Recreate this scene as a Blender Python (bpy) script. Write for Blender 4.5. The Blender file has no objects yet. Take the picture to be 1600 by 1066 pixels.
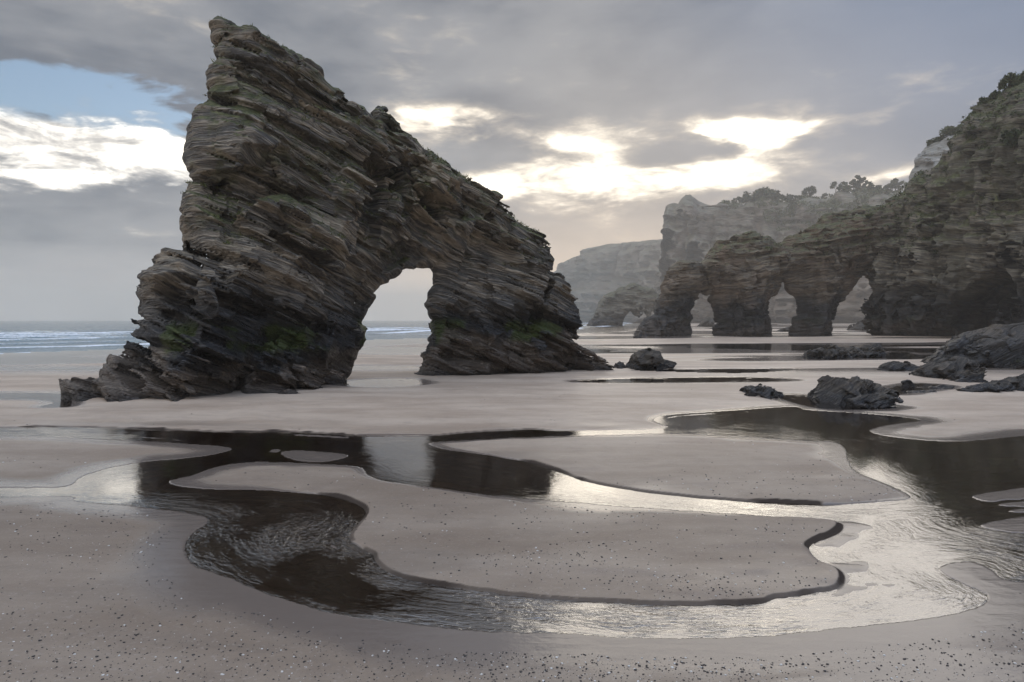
import bpy, bmesh, math, random
import numpy as np
from mathutils import Vector, Matrix

# ------------------------------------------------------------------ camera
SC = bpy.context.scene
COL = SC.collection
F = 1100.0            # focal length in pixels of the 1600 px wide photograph
HZ = 500.0            # row of the horizon
CAMH = 3.0
cam = bpy.data.cameras.new("camera")
cam.sensor_width = 36.0
cam.lens = 36.0 * F / 1600.0
cam.shift_y = -(533.0 - HZ) / 1600.0
cam.clip_start = 0.1
cam.clip_end = 20000
camo = bpy.data.objects.new("camera", cam)
camo.location = (0, 0, CAMH)
camo.rotation_euler = (math.radians(90), 0, 0)
COL.objects.link(camo)
SC.camera = camo

# ------------------------------------------------------------------ render settings, exposure
SC.render.engine = 'CYCLES'
SC.view_settings.view_transform = 'Standard'
SC.view_settings.look = 'None'
SC.view_settings.gamma = 1.0
SC.view_settings.use_curve_mapping = False
SC.view_settings.exposure = 0.82
SC.cycles.use_denoising = True
SC.cycles.use_adaptive_sampling = True
SC.cycles.adaptive_threshold = 0.015
SC.cycles.max_bounces = 6
SC.cycles.diffuse_bounces = 3
SC.cycles.glossy_bounces = 3
SC.cycles.transparent_max_bounces = 8
SC.cycles.volume_bounces = 2
SC.cycles.caustics_reflective = False
SC.cycles.caustics_refractive = False
SC.cycles.sample_clamp_indirect = 4.0

# ------------------------------------------------------------------ node helpers
class S:
    """a float socket with arithmetic"""
    def __init__(self, nt, sock): self.nt = nt; self.k = sock
    def _m(self, op, *a, clamp=False):
        n = self.nt.nodes.new('ShaderNodeMath'); n.operation = op; n.use_clamp = clamp
        for i, v in enumerate((self,) + a):
            if isinstance(v, S): self.nt.links.new(v.k, n.inputs[i])
            else: n.inputs[i].default_value = float(v)
        return S(self.nt, n.outputs[0])
    def __add__(s, o): return s._m('ADD', o)
    __radd__ = __add__
    def __sub__(s, o): return s._m('SUBTRACT', o)
    def __rsub__(s, o): return s._m('MULTIPLY', -1.0)._m('ADD', o)
    def __mul__(s, o): return s._m('MULTIPLY', o)
    __rmul__ = __mul__
    def __truediv__(s, o): return s._m('DIVIDE', o)
    def exp(s): return s._m('EXPONENT')
    def mn(s, o): return s._m('MINIMUM', o)
    def mx(s, o): return s._m('MAXIMUM', o)
    def clamp(s): return s._m('ADD', 0.0, clamp=True)
    def pw(s, o): return s._m('POWER', o)
    def sq(s): return s * s
    def abs(s): return s._m('ABSOLUTE')
    def ss(s, a, b):
        n = s.nt.nodes.new('ShaderNodeMapRange'); n.interpolation_type = 'SMOOTHSTEP'
        s.nt.links.new(s.k, n.inputs[0])
        flip = a > b
        n.inputs[1].default_value = min(a, b); n.inputs[2].default_value = max(a, b)
        n.inputs[3].default_value = 1.0 if flip else 0.0; n.inputs[4].default_value = 0.0 if flip else 1.0
        return S(s.nt, n.outputs[0])

def sep(nt, v):
    n = nt.nodes.new('ShaderNodeSeparateXYZ'); nt.links.new(v, n.inputs[0])
    return [S(nt, o) for o in n.outputs]
def comb(nt, x, y, z):
    n = nt.nodes.new('ShaderNodeCombineXYZ')
    for i, v in enumerate((x, y, z)):
        if isinstance(v, S): nt.links.new(v.k, n.inputs[i])
        else: n.inputs[i].default_value = float(v)
    return n.outputs[0]
def noise(nt, v, scale, detail=5, rough=0.55, dist=0.0):
    n = nt.nodes.new('ShaderNodeTexNoise'); nt.links.new(v, n.inputs['Vector'])
    n.inputs['Scale'].default_value = scale; n.inputs['Detail'].default_value = detail
    n.inputs['Roughness'].default_value = rough; n.inputs['Distortion'].default_value = dist
    return S(nt, n.outputs[0])
def mix(nt, f, a, b):
    n = nt.nodes.new('ShaderNodeMix'); n.data_type = 'RGBA'
    if isinstance(f, S): nt.links.new(f.k, n.inputs[0])
    else: n.inputs[0].default_value = f
    for i, v in ((6, a), (7, b)):
        if isinstance(v, tuple): n.inputs[i].default_value = (*v, 1.0)
        else: nt.links.new(v, n.inputs[i])
    return n.outputs[2]
def mulc(nt, col, f):
    n = nt.nodes.new('ShaderNodeVectorMath'); n.operation = 'SCALE'
    if isinstance(col, tuple): n.inputs[0].default_value = col
    else: nt.links.new(col, n.inputs[0])
    if isinstance(f, S): nt.links.new(f.k, n.inputs['Scale'])
    else: n.inputs['Scale'].default_value = f
    return n.outputs[0]
def addc(nt, a, b):
    n = nt.nodes.new('ShaderNodeVectorMath'); n.operation = 'ADD'
    nt.links.new(a, n.inputs[0]); nt.links.new(b, n.inputs[1])
    return n.outputs[0]

# ------------------------------------------------------------------ sky and sun
SUN_AZ = math.atan2(1175 - 800, F)                      # to the right of the view axis
SUN_EL = math.radians(15.0)
def px_dir(px, py):
    az = math.atan2(px - 800, F)
    return az, math.atan((HZ - py) / F * math.cos(az))

W = bpy.data.worlds.new("World"); SC.world = W; W.use_nodes = True
W.cycles.sampling_method = 'MANUAL'; W.cycles.sample_map_resolution = 512
nt = W.node_tree; nt.nodes.clear()
tc = nt.nodes.new('ShaderNodeTexCoord')
gx, gy, gz = sep(nt, tc.outputs['Generated'])
az = gx._m('ARCTAN2', gy)
el = gz._m('ARCSINE')
zc = gz.mx(0.0) + 0.13
q = comb(nt, gx / zc, gy / zc, 0.0)
q2 = comb(nt, az * 2.2, el * 7.0, 3.7)
sky = nt.nodes.new('ShaderNodeTexSky'); sky.sky_type = 'NISHITA'; sky.sun_disc = False
sky.sun_elevation = SUN_EL; sky.sun_rotation = SUN_AZ
sky.air_density = 1.0; sky.dust_density = 0.6; sky.ozone_density = 2.0
blue = mulc(nt, sky.outputs[0], 0.078)

nA = noise(nt, q, 0.75, 5, 0.58, 0.35)                  # broad cloud masses
nB = noise(nt, q, 2.3, 6, 0.60, 0.5)                    # billows
nC = noise(nt, q2, 2.1, 5, 0.6, 0.25)
nD = noise(nt, q2, 5.2, 5, 0.62, 0.4)                   # banded streaks seen towards the horizon
wob = (nC - 0.5) * 0.10
wob2 = (nB - 0.5) * 0.08
def blob(px, py, rx, ry):
    a0, e0 = px_dir(px, py)
    da = (az + wob2 - a0) / (rx / F)
    de = (el + wob * 0.6 - e0) / (ry / F)
    return (da.sq() + de.sq())._m('MULTIPLY', -1.0).exp()
# grey stratocumulus
tone = (nA * 0.55 + nB * 0.30 + nC * 0.25).ss(0.42, 0.65)
grey = mix(nt, tone, (0.062, 0.077, 0.104), (0.185, 0.192, 0.208))
rightblue = (az.ss(0.05, 0.55)) * (el.ss(0.08, 0.3))
grey = mix(nt, rightblue * 0.75, grey, (0.105, 0.148, 0.232))
# thin cloud lit from behind around the sun
a0, e0 = px_dir(1060, 250)
glow = (((az - a0) / 0.34).sq() + ((el - e0) / 0.16).sq())._m('MULTIPLY', -1.0).exp()
grey = mix(nt, glow * 0.5, grey, (0.40, 0.36, 0.32))
bsum = blob(640, 195, 80, 28) * 0.8 + blob(730, 185, 70, 26) * 0.75 + blob(860, 225, 120, 44) * 0.8 + \
       blob(960, 290, 190, 50) * 0.95 + blob(1170, 203, 110, 26) * 1.25 + blob(1130, 262, 100, 32) * 0.75 + \
       blob(1385, 272, 70, 16) * 0.95 + blob(770, 290, 90, 26) * 0.7 - blob(1065, 232, 90, 20) * 0.9 - blob(770, 245, 90, 18) * 0.8
lf = bsum * 0.95 + (nB - 0.5) * 1.5 + (nC - 0.5) * 1.6 + (nD - 0.5) * 1.5 - 0.27
cream = lf.ss(-0.12, 0.75)
cloud = mix(nt, cream * 0.9, grey, (0.52, 0.45, 0.365))
light = lf.ss(0.22, 1.35)
cloud = mix(nt, light, cloud, (1.95, 1.78, 1.48))
core = (blob(1160, 205, 80, 24) + blob(1000, 265, 120, 30) * 0.6) * light
cloud = mix(nt, (core * 0.7).clamp(), cloud, (3.2, 2.85, 2.25))
# low warm veil near the horizon below the sun, cool pale veil elsewhere
sunside = ((az - 0.12) / 0.42).sq()._m('MULTIPLY', -1.0).exp()
veil = (el.ss(0.11, 0.0) + sunside * el.ss(0.21, 0.02) * 0.9).clamp()
veilc = mix(nt, sunside, (0.46, 0.445, 0.455), (0.86, 0.65, 0.45))
cloud = mix(nt, veil * 0.85, cloud, veilc)
# clearing with lit bank of white cloud to the left
gapf = blob(80, 148, 280, 66) * 1.1 + (nB - 0.5) * 1.3 + (nD - 0.5) * 0.9 + (nA - 0.56) * 2.0
gap = gapf.ss(0.38, 0.60)
bank = (blob(60, 225, 330, 46) * 1.1 + (nB - 0.5) * 1.6 + (nD - 0.5) * 1.0 - 0.1).ss(0.22, 0.80)
white = mix(nt, (nD * 0.6 + nB * 0.4).ss(0.40, 0.62), (0.36, 0.345, 0.33), (1.7, 1.6, 1.42))
cloud = mix(nt, bank, cloud, white)
cloud = mulc(nt, cloud, el.ss(0.42, 1.35) * 3.2 + 1.0)     # overcast zenith glow, boosted outside the view to light sand and ledges
cosun = gx * (math.sin(SUN_AZ) * math.cos(SUN_EL)) + gy * (math.cos(SUN_AZ) * math.cos(SUN_EL)) + gz * math.sin(SUN_EL)
cloud = mulc(nt, cloud, cosun.ss(0.30, -0.60) * 2.0 + 1.0)  # front-lit cloud behind the camera, boosted unseen to brighten the arch's face
skyc = mix(nt, gap * (1.0 - bank) * (1.0 - veil), cloud, blue)
below = gz.ss(0.0, -0.02)
skyc = mix(nt, below, skyc, (0.22, 0.20, 0.19))
bg = nt.nodes.new('ShaderNodeBackground'); nt.links.new(skyc, bg.inputs[0]); bg.inputs[1].default_value = 1.0
wo = nt.nodes.new('ShaderNodeOutputWorld'); nt.links.new(bg.outputs[0], wo.inputs[0])

sun = bpy.data.lights.new("sun", 'SUN'); sun.energy = 0.28; sun.angle = math.radians(36); sun.color = (1.0, 0.90, 0.76)
suno = bpy.data.objects.new("sun", sun); COL.objects.link(suno)
sd = Vector((math.sin(SUN_AZ) * math.cos(SUN_EL), math.cos(SUN_AZ) * math.cos(SUN_EL), math.sin(SUN_EL)))
suno.rotation_euler = sd.to_track_quat('Z', 'Y').to_euler()
suno.location = (30, 80, 40)

# ------------------------------------------------------------------ numpy noise
_TAB = np.random.default_rng(12345).random(64 * 64 * 64).astype(np.float32)
def h3(ix, iy, iz, seed=0):
    u = np.uint32
    with np.errstate(over='ignore'):
        h = (np.asarray(ix).astype(np.int32).view(u) * u(374761393) + np.asarray(iy).astype(np.int32).view(u) * u(668265263)
             + np.asarray(iz).astype(np.int32).view(u) * u(2246822519) + u((seed * 974634541) & 0xffffffff))
        h = (h ^ (h >> u(13))) * u(1274126177)
        h = (h ^ (h >> u(16))) * u(2246822519)
        h = h ^ (h >> u(15))
    return (h & u(0xffffff)).astype(np.float32) * np.float32(1.0 / 0xffffff)
def _vn(x, y, z, sx, sy, sz):
    fx, fy, fz = np.floor(x), np.floor(y), np.floor(z)
    tx, ty, tz = x - fx, y - fy, z - fz
    tx = tx * tx * (3 - 2 * tx); ty = ty * ty * (3 - 2 * ty); tz = tz * tz * (3 - 2 * tz)
    ix, iy, iz = fx.astype(np.int32) + sx, fy.astype(np.int32) + sy, fz.astype(np.int32) + sz
    x0, x1 = (ix & 63) << 12, ((ix + 1) & 63) << 12
    y0, y1 = (iy & 63) << 6, ((iy + 1) & 63) << 6
    z0, z1 = iz & 63, (iz + 1) & 63
    def lz(a):
        p = _TAB[a | z0]; return p + (_TAB[a | z1] - p) * tz
    a = lz(x0 | y0); a = a + (lz(x0 | y1) - a) * ty
    b = lz(x1 | y0); b = b + (lz(x1 | y1) - b) * ty
    return (a + (b - a) * tx) * 2 - 1
def vn(x, y, z, seed=0):
    x, y, z = np.broadcast_arrays(np.asarray(x, np.float32), np.asarray(y, np.float32), np.asarray(z, np.float32))
    shp = x.shape; x, y, z = x.ravel(), y.ravel(), z.ravel()
    out = np.empty(x.shape, np.float32)
    sx, sy, sz = (seed * 7919) % 61, (seed * 104729 + 13) % 59, (seed * 1299709 + 29) % 53
    for i in range(0, len(x), 32768):
        k = slice(i, i + 32768); out[k] = _vn(x[k], y[k], z[k], sx, sy, sz)
    return out.reshape(shp)
def fbm(x, y, z, octv=3, seed=0, gain=0.5):
    a, r, t = 1.0, 0, 0
    for o in range(octv):
        r = r + a * vn(x * 2 ** o + 17.3 * o, y * 2 ** o + 5.1 * o, z * 2 ** o + 9.7 * o, seed + o); t += a; a *= gain
    return r / t
def sstep(a, b, x):
    t = np.clip((x - a) / (b - a), 0, 1); return t * t * (3 - 2 * t)

def poly_sd(px, py, poly, margin=None):
    """signed distance to a closed polygon, positive inside; with a margin, distances are exact only within it"""
    P = np.asarray(poly, np.float64); Q = np.roll(P, -1, 0)
    shp = px.shape; px, py = px.ravel(), py.ravel(); out = np.empty(px.shape)
    step = 16384 if margin is None else 2048
    for i in range(0, len(px), step):
        x, y = px[i:i + step], py[i:i + step]
        best = np.full(x.shape, 1e18 if margin is None else margin * margin); ins = np.zeros(x.shape, bool)
        if margin is None: near = strad = np.ones(len(P), bool)
        else:
            xa, xb, ya, yb = x.min(), x.max(), y.min(), y.max()
            near = (np.minimum(P[:, 0], Q[:, 0]) < xb + margin) & (np.maximum(P[:, 0], Q[:, 0]) > xa - margin) & \
                   (np.minimum(P[:, 1], Q[:, 1]) < yb + margin) & (np.maximum(P[:, 1], Q[:, 1]) > ya - margin)
            strad = (np.minimum(P[:, 1], Q[:, 1]) <= yb) & (np.maximum(P[:, 1], Q[:, 1]) >= ya) & (np.maximum(P[:, 0], Q[:, 0]) >= xa)
        for j in np.nonzero(near | strad)[0]:
            ax, ay = P[j]; bx, by = Q[j]; ex, ey = bx - ax, by - ay
            if near[j]:
                t = np.clip(((x - ax) * ex + (y - ay) * ey) / (ex * ex + ey * ey + 1e-12), 0, 1)
                np.minimum(best, (x - ax - t * ex) ** 2 + (y - ay - t * ey) ** 2, out=best)
            if strad[j] and ay != by:
                ins ^= ((ay > y) != (by > y)) & (x < ex * (y - ay) / ey + ax)
        d = np.sqrt(best); out[i:i + step] = np.where(ins, d, -d)
    return out.reshape(shp)
def line_d(px, py, pts):
    px, py = np.asarray(px, np.float32), np.asarray(py, np.float32)
    best = np.full(px.shape, 1e18, np.float32)
    for (ax, ay), (bx, by) in zip(np.asarray(pts, np.float32)[:-1], np.asarray(pts, np.float32)[1:]):
        ex, ey = bx - ax, by - ay; L = ex * ex + ey * ey + 1e-12
        t = np.clip(((px - ax) * ex + (py - ay) * ey) / L, 0, 1)
        np.minimum(best, (px - ax - t * ex) ** 2 + (py - ay - t * ey) ** 2, out=best)
    return np.sqrt(best)
def smooth_poly(pts, k=4, closed=True):
    P = np.asarray(pts, float); n = len(P); out = []
    for i in range(n if closed else n - 1):
        if closed: p0, p1, p2, p3 = P[i - 1], P[i], P[(i + 1) % n], P[(i + 2) % n]
        else: p0, p1, p2, p3 = P[max(i - 1, 0)], P[i], P[i + 1], P[min(i + 2, n - 1)]
        for j in range(k):
            t = j / k
            out.append(0.5 * ((2 * p1) + (-p0 + p2) * t + (2 * p0 - 5 * p1 + 4 * p2 - p3) * t * t + (-p0 + 3 * p1 - 3 * p2 + p3) * t ** 3))
    if not closed: out.append(P[-1])
    return np.array(out)

# ------------------------------------------------------------------ mesh helpers
def mesh_np(name, V, Fq, smooth=False, check=True):
    me = bpy.data.meshes.new(name)
    V = np.ascontiguousarray(V, np.float32); Fq = np.ascontiguousarray(Fq, np.int32)
    k = Fq.shape[1]
    me.vertices.add(len(V)); me.vertices.foreach_set('co', V.ravel())
    me.loops.add(Fq.size); me.loops.foreach_set('vertex_index', Fq.ravel())
    me.polygons.add(len(Fq))
    me.polygons.foreach_set('loop_start', np.arange(0, Fq.size, k, dtype=np.int32))
    me.polygons.foreach_set('loop_total', np.full(len(Fq), k, np.int32))
    if smooth: me.polygons.foreach_set('use_smooth', np.ones(len(Fq), bool))
    me.update(calc_edges=True)
    if check: me.validate()
    return me
def add_attr(me, name, vals):
    a = me.attributes.new(name, 'FLOAT', 'POINT'); a.data.foreach_set('value', np.ascontiguousarray(vals, np.float32))
def obj(name, me, mat=None, parent=None):
    o = bpy.data.objects.new(name, me); COL.objects.link(o)
    if mat is not None and me is not None and len(me.materials) == 0: me.materials.append(mat)
    if parent is not None: o.parent = parent
    return o
def tag(o, label=None, cat=None, group=None, kind=None):
    if label: o['label'] = label
    if cat: o['category'] = cat
    if group: o['group'] = group
    if kind: o['kind'] = kind
    return o
def empty(name, loc=(0, 0, 0)):
    o = bpy.data.objects.new(name, None); o.location = loc; o.empty_display_size = 0.3; COL.objects.link(o); return o

def surface_nets(f, org, h):
    """f on a grid (inside < 0) -> verts, quads"""
    nx, ny, nz = f.shape
    ins = f < 0
    cnt = np.zeros((nx - 1, ny - 1, nz - 1), np.float32)
    sx = np.zeros_like(cnt); sy = np.zeros_like(cnt); sz = np.zeros_like(cnt)
    acc = (sx, sy, sz); dims = (nx, ny, nz); cross = []
    for ax in range(3):
        lo = [slice(None)] * 3; hi = [slice(None)] * 3
        lo[ax] = slice(0, -1); hi[ax] = slice(1, None)
        a, b = f[tuple(lo)], f[tuple(hi)]
        c = ins[tuple(lo)] != ins[tuple(hi)]; cross.append(c)
        t = np.where(c, a / np.where(c, a - b, 1), 0).astype(np.float32)
        o1, o2 = [i for i in range(3) if i != ax]
        for d1 in (0, 1):
            for d2 in (0, 1):
                sl = [slice(None)] * 3
                sl[o1] = slice(d1, dims[o1] - 1 + d1); sl[o2] = slice(d2, dims[o2] - 1 + d2)
                cc = c[tuple(sl)].astype(np.float32)
                cnt += cc; acc[ax][...] += t[tuple(sl)]
                if d1: acc[o1][...] += cc
                if d2: acc[o2][...] += cc
    act = cnt > 0
    idx = np.full(cnt.shape, -1, np.int32); idx[act] = np.arange(act.sum(), dtype=np.int32)
    I = np.argwhere(act).astype(np.float32); c = cnt[act]
    V = np.stack([I[:, 0] + sx[act] / c, I[:, 1] + sy[act] / c, I[:, 2] + sz[act] / c], 1) * h + np.asarray(org, np.float32)
    quads = []
    for ax in range(3):
        o1, o2 = (ax + 1) % 3, (ax + 2) % 3
        e = np.argwhere(cross[ax])
        ok = (e[:, o1] > 0) & (e[:, o2] > 0) & (e[:, o1] < dims[o1] - 1) & (e[:, o2] < dims[o2] - 1)
        e = e[ok]
        def g(a, b):
            k = e.copy(); k[:, o1] -= a; k[:, o2] -= b
            return idx[k[:, 0], k[:, 1], k[:, 2]]
        Q = np.stack([g(1, 1), g(0, 1), g(0, 0), g(1, 0)], 1)
        fl = ~ins[e[:, 0], e[:, 1], e[:, 2]]
        Q[fl] = Q[fl][:, ::-1]
        quads.append(Q)
    return V, np.concatenate(quads)

_GN = None
def islands(me):
    """connected-shell number of every vertex"""
    global _GN
    if _GN is None:
        _GN = bpy.data.node_groups.new("shell_numbers", 'GeometryNodeTree')
        _GN.interface.new_socket("Geometry", in_out='INPUT', socket_type='NodeSocketGeometry'); _GN.interface.new_socket("Geometry", in_out='OUTPUT', socket_type='NodeSocketGeometry')
        gi, go = _GN.nodes.new('NodeGroupInput'), _GN.nodes.new('NodeGroupOutput')
        st, mi = _GN.nodes.new('GeometryNodeStoreNamedAttribute'), _GN.nodes.new('GeometryNodeInputMeshIsland')
        st.data_type = 'INT'; st.domain = 'POINT'; st.inputs['Name'].default_value = 'shell'
        _GN.links.new(gi.outputs[0], st.inputs['Geometry']); _GN.links.new(mi.outputs['Island Index'], st.inputs['Value']); _GN.links.new(st.outputs[0], go.inputs[0])
    o = bpy.data.objects.new("shell_test", me); COL.objects.link(o)
    md = o.modifiers.new("shells", 'NODES'); md.node_group = _GN
    ev = o.evaluated_get(bpy.context.evaluated_depsgraph_get()).data
    out = np.empty(len(ev.vertices), np.int32); ev.attributes['shell'].data.foreach_get('value', out)
    bpy.data.objects.remove(o)
    return out
def main_piece(V, Q):
    """drop loose crumbs: keep the largest connected shell"""
    me = mesh_np("tmp", V, Q, check=False)
    lab = islands(me); bpy.data.meshes.remove(me)
    keep = lab == np.bincount(lab).argmax()
    if keep.all(): return V, Q
    idx = np.cumsum(keep) - 1
    return V[keep], idx[Q[keep[Q].all(1)]].astype(np.int32)

# ------------------------------------------------------------------ rock builder
def ground_pt(px, py):
    Y = CAMH * F / (py - HZ); return ((px - 800) / F * Y, Y)

class Plane:
    """vertical plane in plan through two points; s along it, n towards the camera side"""
    def __init__(self, A, B, back=0.0):
        A = np.array(A, float); B = np.array(B, float)
        self.e = (B - A) / np.linalg.norm(B - A)
        n = np.array([self.e[1], -self.e[0]])
        if n @ (-(A + B) / 2) < 0: n = -n
        self.n = n; self.O = A - n * back
    def st(self, px, py):
        u = (px - 800) / F
        # O + s e on ray x = u y
        s = (u * self.O[1] - self.O[0]) / (self.e[0] - u * self.e[1])
        Y = self.O[1] + s * self.e[1]
        return s, CAMH + (HZ - py) / F * Y
    def world(self, s, n, z):
        x = self.O[0] + s * self.e[0] + n * self.n[0]; y = self.O[1] + s * self.e[1] + n * self.n[1]
        return x, y, z
    def local(self, x, y):
        dx, dy = x - self.O[0], y - self.O[1]
        return dx * self.e[0] + dy * self.e[1], dx * self.n[0] + dy * self.n[1]

def bricks(w, c, d, lt, cl, seed):
    """per-block random value: layer thickness lt, block length cl"""
    lay = np.floor(w / lt)
    sh = h3(lay, lay * 0, lay * 0, seed + 5) * 7.0
    cs = cl * (0.6 + 0.9 * h3(lay, lay * 0 + 3, lay * 0, seed + 6))
    cell = np.floor(c / cs + sh); dl = np.floor(d / (cl * 1.3) + sh * 1.7)
    return h3(lay, cell, dl, seed) * 2 - 1

_TB2, _TB3 = np.roll(_TAB, 77777), np.roll(_TAB, 151515)
def _facets(x, y, z, ox, oy, oz, jit):
    bx, by, bz = np.floor(x - 0.5), np.floor(y - 0.5), np.floor(z - 0.5)
    fx, fy, fz = x - bx - 0.5, y - by - 0.5, z - bz - 0.5
    ix, iy, iz = bx.astype(np.int32) + ox, by.astype(np.int32) + oy, bz.astype(np.int32) + oz
    bd = np.full(x.shape, 9e9, np.float32); val = np.zeros(x.shape, np.float32)
    for i in (0, 1):
        for j in (0, 1):
            for k in (0, 1):
                q = (((ix + i) & 63) << 12) | (((iy + j) & 63) << 6) | ((iz + k) & 63)
                r1, r2, r3 = _TAB[q] - .5, _TB2[q] - .5, _TB3[q] - .5
                dx, dy, dz = fx - i - r1 * jit, fy - j - r2 * jit, fz - k - r3 * jit
                d = dx * dx + dy * dy + dz * dz
                v = (r2 + r3) * 0.8 + (r1 * dx + r3 * dy + r2 * dz) * 1.5
                m = d < bd
                bd = np.where(m, d, bd); val = np.where(m, v, val)
    return val
def facets(x, y, z, seed, jit=0.8):
    """angular relief: nearest of jittered cells, each a tilted plane"""
    x, y, z = (np.asarray(a, np.float32) for a in (x, y, z)); out = np.empty(x.shape, np.float32)
    o = ((seed * 31) % 61, (seed * 57 + 3) % 59, (seed * 91 + 7) % 53)
    for i in range(0, len(x), 32768):
        k = slice(i, i + 32768); out[k] = _facets(x[k], y[k], z[k], *o, jit)
    return out

def strata(s, n, z, k, dip, tn, seed, amps=(0.36, 0.22, 0.14), warp=0.5, famp=0.8):
    """rock relief in metres for a rock whose typical bed is k*0.5 m thick"""
    ik = 1.0 / k
    wx = fbm(s * 0.11 * ik, n * 0.11 * ik, z * 0.11 * ik, 2, seed + 50)
    w = z + dip * s + tn * n + warp * k * wx + 0.03 * k * vn(s * 0.9 * ik, n * 0.9 * ik, z * 0.9 * ik, seed + 60)
    c = s - dip * z
    d = 0.45 * k * vn(s * 0.2 * ik, n * 0.2 * ik, z * 0.2 * ik, seed + 1)
    fs, fz = c / (2.6 * k), w / (1.9 * k)
    d = d + famp * k * facets(fs, n / (2.4 * k), fz, seed + 80)
    jn = np.abs(vn(c * 0.42 * ik, n * 0.30 * ik, w * 0.07 * ik, seed + 33))
    d = d + 0.85 * k * sstep(0.10, 0.02, jn) * sstep(-0.2, 0.35, vn(c * 0.13 * ik, n * 0.2 * ik, w * 0.2 * ik, seed + 34))
    # 1-D table of beds: uneven thickness, each bed set back or proud, with open seams between
    rg = np.random.default_rng(seed + 7)
    th = np.clip(rg.lognormal(-1.62, 0.6, 900), 0.08, 0.8)
    edges = np.cumsum(th) - 60.0
    wk = w * ik
    bi = np.clip(np.searchsorted(edges, wk.astype(np.float64)), 1, len(edges) - 1).astype(np.int32)
    pos = (wk - edges[bi - 1]) / th[bi]
    thb = th[bi].astype(np.float32)
    long_ = vn(c * 0.12 * ik, bi.astype(np.float32) * 7.31, n * 0.12 * ik, seed + 20) + 0.4 * (h3(bi, bi * 0 + 1, bi * 0, seed + 21) - 0.5)
    sh = h3(bi, bi * 0, bi * 0, seed + 5) * 7.0
    cl = (1.1 + 3.4 * h3(bi, bi * 0 + 3, bi * 0, seed + 6)) * (0.4 + 2.0 * thb)
    cell = np.floor(c * ik / cl + sh + 0.25 * vn(wk * 3, c * ik, n * ik, seed + 9)); dl = np.floor(n * ik / (cl * 1.3) + sh * 1.7)
    blk = h3(bi, cell, dl, seed) * 2 - 1
    d = d + k * amps[0] * long_ + k * (amps[1] * np.minimum(thb * 3.0, 1.3)) * blk
    big = bricks(w, c, n, 1.35 * k, 3.4 * k, seed + 10)
    d = d + 0.40 * k * big + 0.20 * k * bricks(w + 3.1, c * 0.9 + 1.7, n, 0.62 * k, 1.7 * k, seed + 14)
    gdep = np.clip(h3(bi, np.floor(c * ik / (cl * 1.7)), dl, seed + 40) * 1.6 - 0.5, 0, 1)
    gw = 0.045 / thb
    d = d + k * amps[2] * 2.2 * gdep * (pos < np.maximum(gw, 0.16))
    return d.astype(np.float32)

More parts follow.
